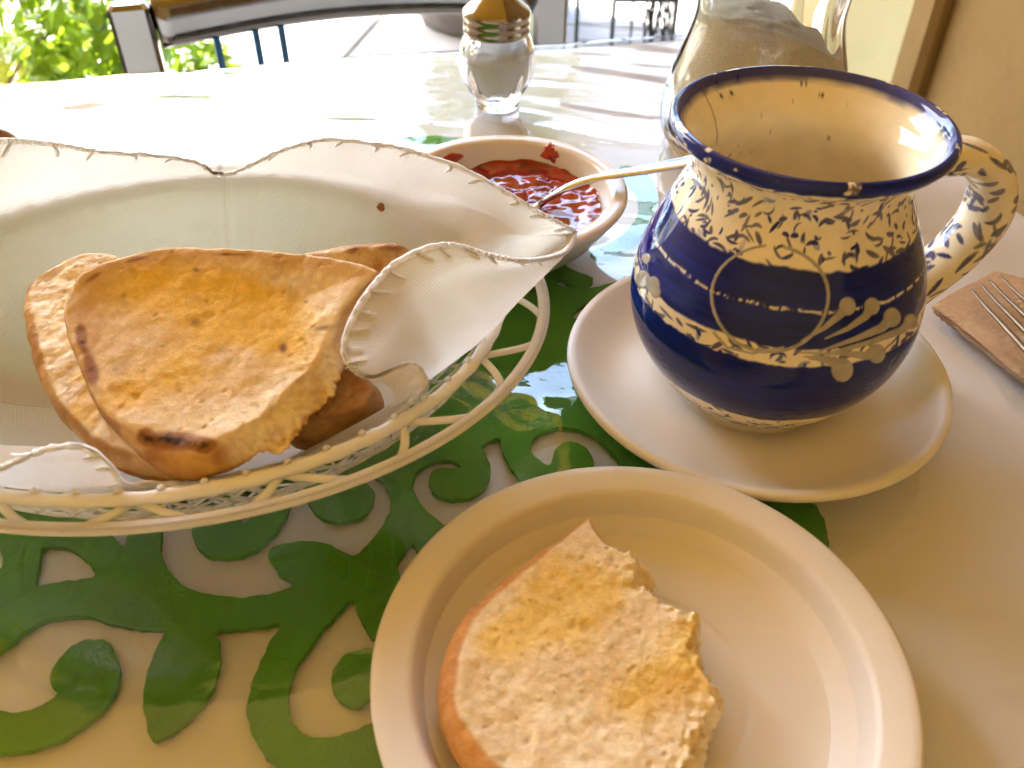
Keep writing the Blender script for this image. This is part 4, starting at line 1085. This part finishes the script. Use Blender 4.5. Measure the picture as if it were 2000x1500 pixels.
def bread(name, label, px, abc, thick, colour, cw_fn, tear=None, step=.00055, dent=.003, rough=.0005, seed=0, pores=60, puff=.0):
    """bread half: outline = silhouette on the middle plane; rounded or torn edges from the distance to it"""
    px = catmull(np.asarray(px, float), 260, closed=True)
    O, n = plane_pts(px, *abc); D = thick / 2
    # the far edge shows the top of the slice, the near edge its waist
    lift = .8 * D * sstep(0, .9, (px[:, 1].mean() - px[:, 1]) / (np.ptp(px[:, 1]) / 2))
    A, B, C = map(np.asarray, abc)
    Of, _ = plane_pts(px, A + n * D * .8, B + n * D * .8, C + n * D * .8)
    O = O + (Of - O) * (lift / (.8 * D))[:, None]
    c0 = O.mean(0); e1 = np.cross([0, 1.0, 0], n); e1 /= np.linalg.norm(e1); e2 = np.cross(n, e1)
    O2 = np.stack([(O - c0) @ e1, (O - c0) @ e2], -1)
    bx = np.arange(O2[:, 0].min() - .004, O2[:, 0].max() + .004, step); by = np.arange(O2[:, 1].min() - .004, O2[:, 1].max() + .004, step)
    X, Y = np.meshgrid(bx, by, indexing='ij'); XY = np.stack([X, Y], -1)
    P3 = c0 + X[..., None] * e1 + Y[..., None] * e2
    uvg = project(P3)
    d = sdf(O2, XY, bx, by, .05)
    tw = tear(uvg) if tear is not None else 0 * X
    d = d + .0005 * fbm(P3, 90, 3, seed) + tw * (.0022 * fbm(P3, 130, 4, seed + 60, .6) + .0008 * fbm(P3, 700, 2, seed + 61))
    cw = cw_fn(uvg)
    V2, faces, edges = marching(d, bx, by)
    def samp(A):
        fi = np.clip((V2[:, 0] - bx[0]) / step, 0, len(bx) - 1.001); fj = np.clip((V2[:, 1] - by[0]) / step, 0, len(by) - 1.001)
        i, j = fi.astype(int), fj.astype(int); u, v = fi - i, fj - j
        return A[i, j] * (1 - u) * (1 - v) + A[i + 1, j] * u * (1 - v) + A[i, j + 1] * (1 - u) * v + A[i + 1, j + 1] * u * v
    dv = np.maximum(samp(d), 0); cwv = samp(cw); twv = samp(tw)
    edge = {int(i) for i in edges.ravel()}; em = np.zeros(len(V2), bool); em[list(edge)] = True; dv[em] = 0
    P0 = c0 + V2[:, :1] * e1 + V2[:, 1:] * e2
    k = np.clip(1 - dv / cwv, 0, 1)
    drop = D * (1 - np.sqrt(np.clip(1 - k * k, 0, 1))) * (1 - twv) + D * k * twv          # rounded crust, or a slanting torn side
    rmax = np.abs(dv).max() + 1e-6
    inner = np.clip(dv / (.55 * rmax), 0, 1)
    rng = np.random.default_rng(seed)
    hole = np.zeros(len(V2))
    for _ in range(pores):
        q = V2[rng.integers(len(V2))]; R = rng.uniform(.0004, .0009) * (1 + (rng.random() < .15) * 1.2); a_ = rng.uniform(0, np.pi)
        dd = V2 - q; al = dd @ np.array([math.cos(a_), math.sin(a_)]); hole = np.maximum(hole, np.clip(1 - ((dd ** 2).sum(-1) - .5 * al * al) / R ** 2, 0, 1))
    inface = sstep(.35, .0, k)
    fib = fbm(P0, 210, 4, seed + 3, .6)
    h = rough * fib + .0007 * fbm(P0, 42, 3, seed + 7) - dent * sstep(0, 1, inner) + puff * sstep(0, 1, inner)
    h = h + twv * sstep(.011, .003, dv) * (.0010 * fbm(P0, 150, 4, seed + 12, .62) - .0016 * sstep(.25, .6, fbm(P0, 240, 2, seed + 14)))
    top = P0 + n * (D - drop + h * sstep(0, .0015, dv) - .0005 * hole * inface)[:, None]
    uvv = project(top)
    c = colour(top, uvv, k, twv)
    c = c * (1 - .14 * hole * inface)[:, None]
    bot = P0 - n * (D - drop)[:, None]
    th_ = thing(name, label, 'bread')
    # crumb face and crust are separate parts: split the faces by how far they are from the outline
    isc = (k > .30) & (twv < .5)
    def part(pname, V, fl, C_):
        used = np.unique(np.concatenate([f.ravel() for f in fl])); mp = np.full(len(V), -1); mp[used] = np.arange(len(used))
        return mesh(pname, V[used], [mp[f] for f in fl], M['bread'], th_, col=np.clip(C_[used], .004, 1))
    ff, fk = [], []
    for f in faces:
        m_ = isc[f].mean(1) > .5
        if (~m_).any(): ff.append(f[~m_])
        if m_.any(): fk.append(f[m_])
    nv = len(V2)
    V = np.vstack([top, bot]); C_ = np.vstack([c, mixc(np.broadcast_to(CRUST, c.shape), [.3, .12, .035], sstep(-.3, .5, fbm(bot, 60, 3, seed)))])
    part('crumb', top, ff, c)
    e = edges
    sid = np.stack([e[:, 1], e[:, 0], e[:, 0] + nv, e[:, 1] + nv], -1)
    part('crust', V, fk + [f[:, ::-1] + nv for f in faces] + [sid], C_)
    return th_

def crustcol(Qs, seed, burn=0.25):
    c = mixc(np.broadcast_to(CRUST, Qs.shape), [.64, .38, .13], sstep(-.2, .6, fbm(Qs, 45, 4, seed)))
    c = mixc(c, [.32, .12, .035], sstep(.15, .75, fbm(Qs, 70, 4, seed + 2)) * .6)
    return mixc(c, BURN, sstep(.5, .8, fbm(Qs, 60, 4, seed + 4)) * burn)
PALE = np.array([.90, .76, .50])

def col4(Q, uv, k, tw):
    f2 = fbm(Q, 80, 4, 49); c = mixc(np.broadcast_to([.58, .32, .12], Q.shape), [.44, .20, .06], sstep(-.3, .5, f2))
    return mixc(c, crustcol(Q, 64, .1) * .8, sstep(.1, .5, k))
def col3(Q, uv, k, tw):
    f2 = fbm(Q, 90, 4, 39); c = mixc(np.broadcast_to([.64, .42, .18], Q.shape), [.50, .23, .06], sstep(-.2, .4, f2))
    c = mixc(c, PALE, blob(uv, 655, 500, 42, 18, .3)); c = mixc(c, [.52, .24, .06], sstep(.2, .6, k) * .8)
    return mixc(c, [.14, .045, .02], (blob(uv, 735, 481, 45, 8, .05) + .7 * blob(uv, 695, 488, 14, 8)) * sstep(-.6, .2, f2))
def col2(Q, uv, k, tw):
    f2 = fbm(Q, 110, 4, 29); f3 = fbm(Q, 420, 3, 32)
    c = mixc(np.broadcast_to([.80, .64, .40], Q.shape), PALE * 1.04, sstep(-.3, .6, f2 * .6 + f3 * .5))
    c = mixc(c, BUTTER, sstep(.25, .75, blob(uv, 170, 790, 40, 80) + .4 * f2) * .6)
    return mixc(c, crustcol(Q, 24, .1), sstep(.12, .42, k + .08 * f2))
def col1(Q, uv, k, tw):
    f1 = fbm(Q, 28, 4, 3); f2 = fbm(Q, 95, 4, 9); f3 = fbm(Q, 420, 3, 12)
    c = mixc(np.broadcast_to([.80, .60, .34], Q.shape), PALE, sstep(-.3, .7, f2 * .5 + f3 * .5) * .8)
    w = .95 * blob(uv, 450, 600, 215, 85, .25) + .6 * blob(uv, 330, 740, 130, 62, -.3) + .5 * blob(uv, 300, 570, 130, 60) + .35 * blob(uv, 560, 640, 110, 80) - .55 * blob(uv, 455, 695, 45, 20) - .5 * blob(uv, 610, 540, 90, 26, .2)
    c = mixc(c, [.78, .53, .22], sstep(.0, .7, w + .5 * f1) * .5)
    c = mixc(c, BUTTER, sstep(.25, .85, w + .30 * f1 + .08 * f2) * .9)
    c = mixc(c, [.84, .48, .04], blob(uv, 250, 775, 42, 34) * .8)
    c = mixc(c, [.62, .34, .10], np.clip(blob(uv, 170, 620, 40, 110, .1) + blob(uv, 300, 505, 170, 18, -.15) + blob(uv, 600, 512, 150, 20, .12), 0, 1) * .7)
    c = mixc(c, PALE, (blob(uv, 640, 650, 50, 70) + blob(uv, 520, 800, 150, 36, -.5) + blob(uv, 335, 820, 80, 16)) * .75 * sstep(-.7, .2, f2))
    torn = tw
    c = mixc(c, crustcol(Q, 4, .1), sstep(.22, .55, k + .06 * f2) * (1 - torn))
    tc = mixc(np.broadcast_to(PALE * 1.03, Q.shape), [.74, .53, .27], sstep(-.1, .7, fbm(Q, 140, 4, 8)))
    tc = mixc(tc, [.62, .34, .11], sstep(.90, .99, k + .04 * f2))
    c = mixc(c, tc, sstep(.0, .2, k) * torn)
    b = blob(uv, 158, 655, 12, 30, -.1) + blob(uv, 178, 722, 13, 36, -.25) + .8 * blob(uv, 185, 540, 26, 7, -.6) + .7 * blob(uv, 265, 506, 36, 5, -.25) + .5 * blob(uv, 450, 497, 40, 3)
    b = b + 1.05 * blob(uv, 345, 862, 78, 15, .05) + 1.0 * blob(uv, 286, 852, 14, 16) + 1.0 * blob(uv, 398, 872, 22, 16)
    c = mixc(c, [.30, .11, .03], sstep(.10, .55, b + .25 * f2) * .9); c = mixc(c, BURN, sstep(.55, 1.3, b + .45 * f2 + .30 * f3))
    spots = blob(uv, 381, 628, 11, 8) * .75 + blob(uv, 553, 680, 7, 9) * 1.5 + blob(uv, 383, 527, 9, 5) * .8 + blob(uv, 632, 640, 20, 5, -.15) * .9 + blob(uv, 597, 589, 4, 3) + blob(uv, 503, 792, 3, 3) + blob(uv, 640, 697, 3, 2)
    return mixc(c, [.22, .085, .03], np.clip(spots, 0, 1) * .9)
def col5(Q, uv, k, tw):
    f1 = fbm(Q, 30, 4, 73); f2 = fbm(Q, 105, 4, 79); f3 = fbm(Q, 420, 3, 72)
    c = mixc(np.broadcast_to([.82, .64, .38], Q.shape), PALE, sstep(-.4, .5, f2 * .6 + f3 * .5))
    w = .85 * blob(uv, 1130, 1190, 130, 60, -.7) + .75 * blob(uv, 1290, 1330, 110, 60, -.6) + .4 * blob(uv, 1000, 1260, 70, 50) + .4 * blob(uv, 1310, 1240, 60, 40) - .4 * blob(uv, 960, 1380, 90, 70)
    w = w + .7 * blob(uv, 1030, 1190, 40, 150, .75)
    c = mixc(c, [.86, .60, .14], sstep(.1, .8, w + .40 * f1 + .12 * f2) * .85)
    c = mixc(c, [.66, .37, .08], sstep(.4, .95, blob(uv, 1290, 1370, 90, 40, -.4) + .5 * f2) * .45)
    cr = mixc(crustcol(Q, 84, 0), [.70, .32, .10], np.full(len(Q), .55))
    c = mixc(c, cr, sstep(.10, .36, k + .05 * f2) * (1 - tw))
    return mixc(c, PALE, sstep(.1, .5, k) * tw * .8)

# lowest pieces first
bread('bread_slice', 'toasted bread piece low in the basket under the folded napkin corner', [(545, 800), (610, 752), (665, 722), (705, 722), (735, 760), (752, 800), (730, 838), (670, 862), (600, 872), (560, 860)],
      (P(640, 865, .038), P(690, 722, .048), P(752, 800, .042)), .026, col4, lambda q: .0045 + 0 * q[..., 0], seed=61, pores=20, dent=.001)
bread('bread_slice', 'small dark rimmed toast end sticking up behind the big buttered slice', [(600, 505), (655, 488), (700, 474), (745, 470), (785, 475), (799, 500), (785, 545), (730, 575), (650, 565), (600, 545)],
      (P(640, 560, .052), P(740, 470, .066), P(797, 500, .062)), .026, col3, lambda q: .0050 + 0 * q[..., 0], seed=41, pores=20, dent=.001)
bread('bread_slice', 'pale toasted slice leaning behind the left edge of the big slice', [(57, 602), (70, 564), (105, 533), (150, 507), (200, 498), (260, 508), (420, 560), (480, 700), (440, 850), (370, 938), (305, 942), (240, 924), (180, 880), (124, 822), (94, 762), (73, 700)],
      (P(300, 938, .044), P(200, 500, .064), P(60, 610, .056)), .019, col2, lambda q: .0040 + .0035 * blob(q, 85, 700, 60, 160), seed=21, pores=110, dent=.001, rough=.00045)
bread('bread_slice', 'big buttered toast half with burnt edge on top of the basket', [(143, 645), (148, 604), (163, 562), (195, 535), (240, 513), (290, 499), (345, 489), (400, 492), (450, 494), (510, 497), (570, 500), (630, 509), (690, 521), (740, 537), (750, 560), (718, 600), (693, 640), (684, 690), (674, 735), (645, 785), (595, 848), (535, 888), (470, 914), (400, 937), (350, 937), (300, 912), (255, 872), (213, 826), (182, 765), (156, 700)],
      (P(395, 935, .052), P(450, 496, .081), P(700, 620, .074)), .017, col1, lambda q: .0028 + .0085 * blob(q, 350, 900, 110, 50) + .0095 * blob(q, 575, 825, 160, 55, -.75), tear=lambda q: np.clip(1.5 * blob(q, 575, 830, 150, 70, -.75) - .9 * blob(q, 360, 900, 90, 70), 0, 1), seed=1, pores=40, dent=.0035, rough=.00022)
bread('bread_piece', 'bitten buttered bread half lying on the front plate', [(1152, 1014), (1172, 1038), (1192, 1072), (1214, 1086), (1240, 1092), (1264, 1112), (1272, 1135), (1262, 1152), (1285, 1180), (1315, 1203), (1348, 1210), (1374, 1222), (1364, 1258), (1358, 1290), (1370, 1325), (1392, 1352), (1418, 1385), (1404, 1412), (1388, 1430), (1380, 1465), (1370, 1510), (1340, 1570), (1220, 1620), (1080, 1620), (955, 1568), (898, 1496), (864, 1442), (856, 1390), (860, 1335), (877, 1276), (907, 1222), (952, 1172), (1003, 1122), (1070, 1066), (1118, 1032)],
      (P(1150, 1020, .0185), P(1380, 1430, .0165), P(900, 1450, .0170)), .0195, col5, lambda q: .0040 + .0030 * sstep(1150, 1000, q[..., 0]), tear=lambda q: sstep(1160, 1230, q[..., 0]), step=.0005, seed=71, pores=90, dent=.0004, rough=.00036)

# crumb of toast stuck on the napkin
q = P(745, 407, .064)
V, F = lathe([(.0001, .0012), (.0016, .0010), (.0024, 0), (.0014, -.0009), (.0001, -.001)], 9); V[:, 0] *= .8; V[:, 2] *= 1.2
V = V * (1 + .25 * vnoise(V * 900))[:, None]
best = np.argmin(np.hypot(*(project(Q.reshape(-1, 3)) - np.array([745, 407])).T) + 1e4 * (Q.reshape(-1, 3)[:, 1] < BC[1]))
V = rotz(V, .5); V = V[:, [0, 2, 1]] + Q.reshape(-1, 3)[best] + np.array([0, -.0012, .0006])
tag(mesh('toast_crumb', V, F, mat('toast_crumb', (.30, .11, .03), .7, bump=.4, bscale=600)), 'tiny brown toast crumb stuck to the back of the white napkin', 'crumb')

# ------------------------------------------------------------------ paper napkin and fork
def kraft(name, z0, dx, seed):
    c = [np.array(P(*q)[:2]) for q in ((1812, 612), (1935, 545), (2330, 640), (2200, 930))]
    n1, n2 = 70, 70
    u, v = np.linspace(0, 1, n1)[:, None], np.linspace(0, 1, n2)[None]
    XY = ((1 - u) * (1 - v))[..., None] * c[0] + ((1 - u) * v)[..., None] * c[1] + (u * v)[..., None] * c[2] + (u * (1 - v))[..., None] * c[3]
    Q = np.concatenate([XY + dx, np.full(XY.shape[:2] + (1,), z0)], -1)
    e = (1 - v) ** 6 + 0 * u
    Q[..., :2] += .0008 * np.stack([fbm(Q, 90, 2, seed), fbm(Q, 90, 2, seed + 1)], -1) * e[..., None]
    Q[..., 2] += .0011 * (fbm(Q, 45, 2, seed) + .6) + .00045 * np.sin((Q[..., 0] * .5 - Q[..., 1]) * 2 * np.pi / .0042 + 2 * fbm(Q, 80, 2, 3)) * sstep(-.4, .3, fbm(Q, 60, 2, 8))
    return (Q.reshape(-1, 3), quads(n1, n2, False))
pn = thing('paper_napkin', 'folded brown paper napkin under the fork at the right edge', 'napkin')
for k, (z, d) in enumerate(((.0015, .0012), (.0028, .0004), (.0042, 0.0))):
    V, F = kraft('x', z, np.array([d, -d]) * (1 if k != 1 else .3), 3 + k * 7); mesh('ply', V, F, M['kraft'], pn)
M['fork'] = mat('wall_tinted_steel', (.17, .125, .085), .36, metal=1.0, rvar=.08, vscale=50, bump=.05, bscale=80)  # brown tint stands in for the ochre wall mirrored in the steel
fork = thing('fork', 'metal fork lying on the brown paper napkin', 'fork')
tips = [(1898, 566, .0098), (1917, 556, .0098), (1934, 548, .0098), (1953, 538, .0098)]
root = [(2030, 712, .0142), (2052, 697, .0142), (2072, 683, .0142), (2094, 668, .0142)]
for a, b in zip(tips, root):
    A, B = P(*a), P(*b); pts = [A, A * .75 + B * .25 + [0, 0, -.0006], (A + B) / 2 + [0, 0, -.0003], B]
    V, F = tube(catmull(pts, 24), np.linspace(.0007, .0014, 24), 10, flat=(1.0, .8)); mesh('tine', V, F, M['fork'], fork)
A = (P(*root[0]) + P(*root[3])) / 2; B = P(2320, 1010, .0145); dd = (B - A)
pts = catmull([A - dd * .02, A + dd * .12, A + dd * .25 + [0, 0, .003], A + dd * .45 + [0, 0, .004], B + dd * .5], 50)
V, F = tube(pts, np.interp(np.linspace(0, 1, 50), [0, .1, .25, .4, .8, 1], [.0112, .0125, .007, .0042, .007, .009]), 20, flat=(1, .16)); mesh('fork_handle', V, F, M['fork'], fork)
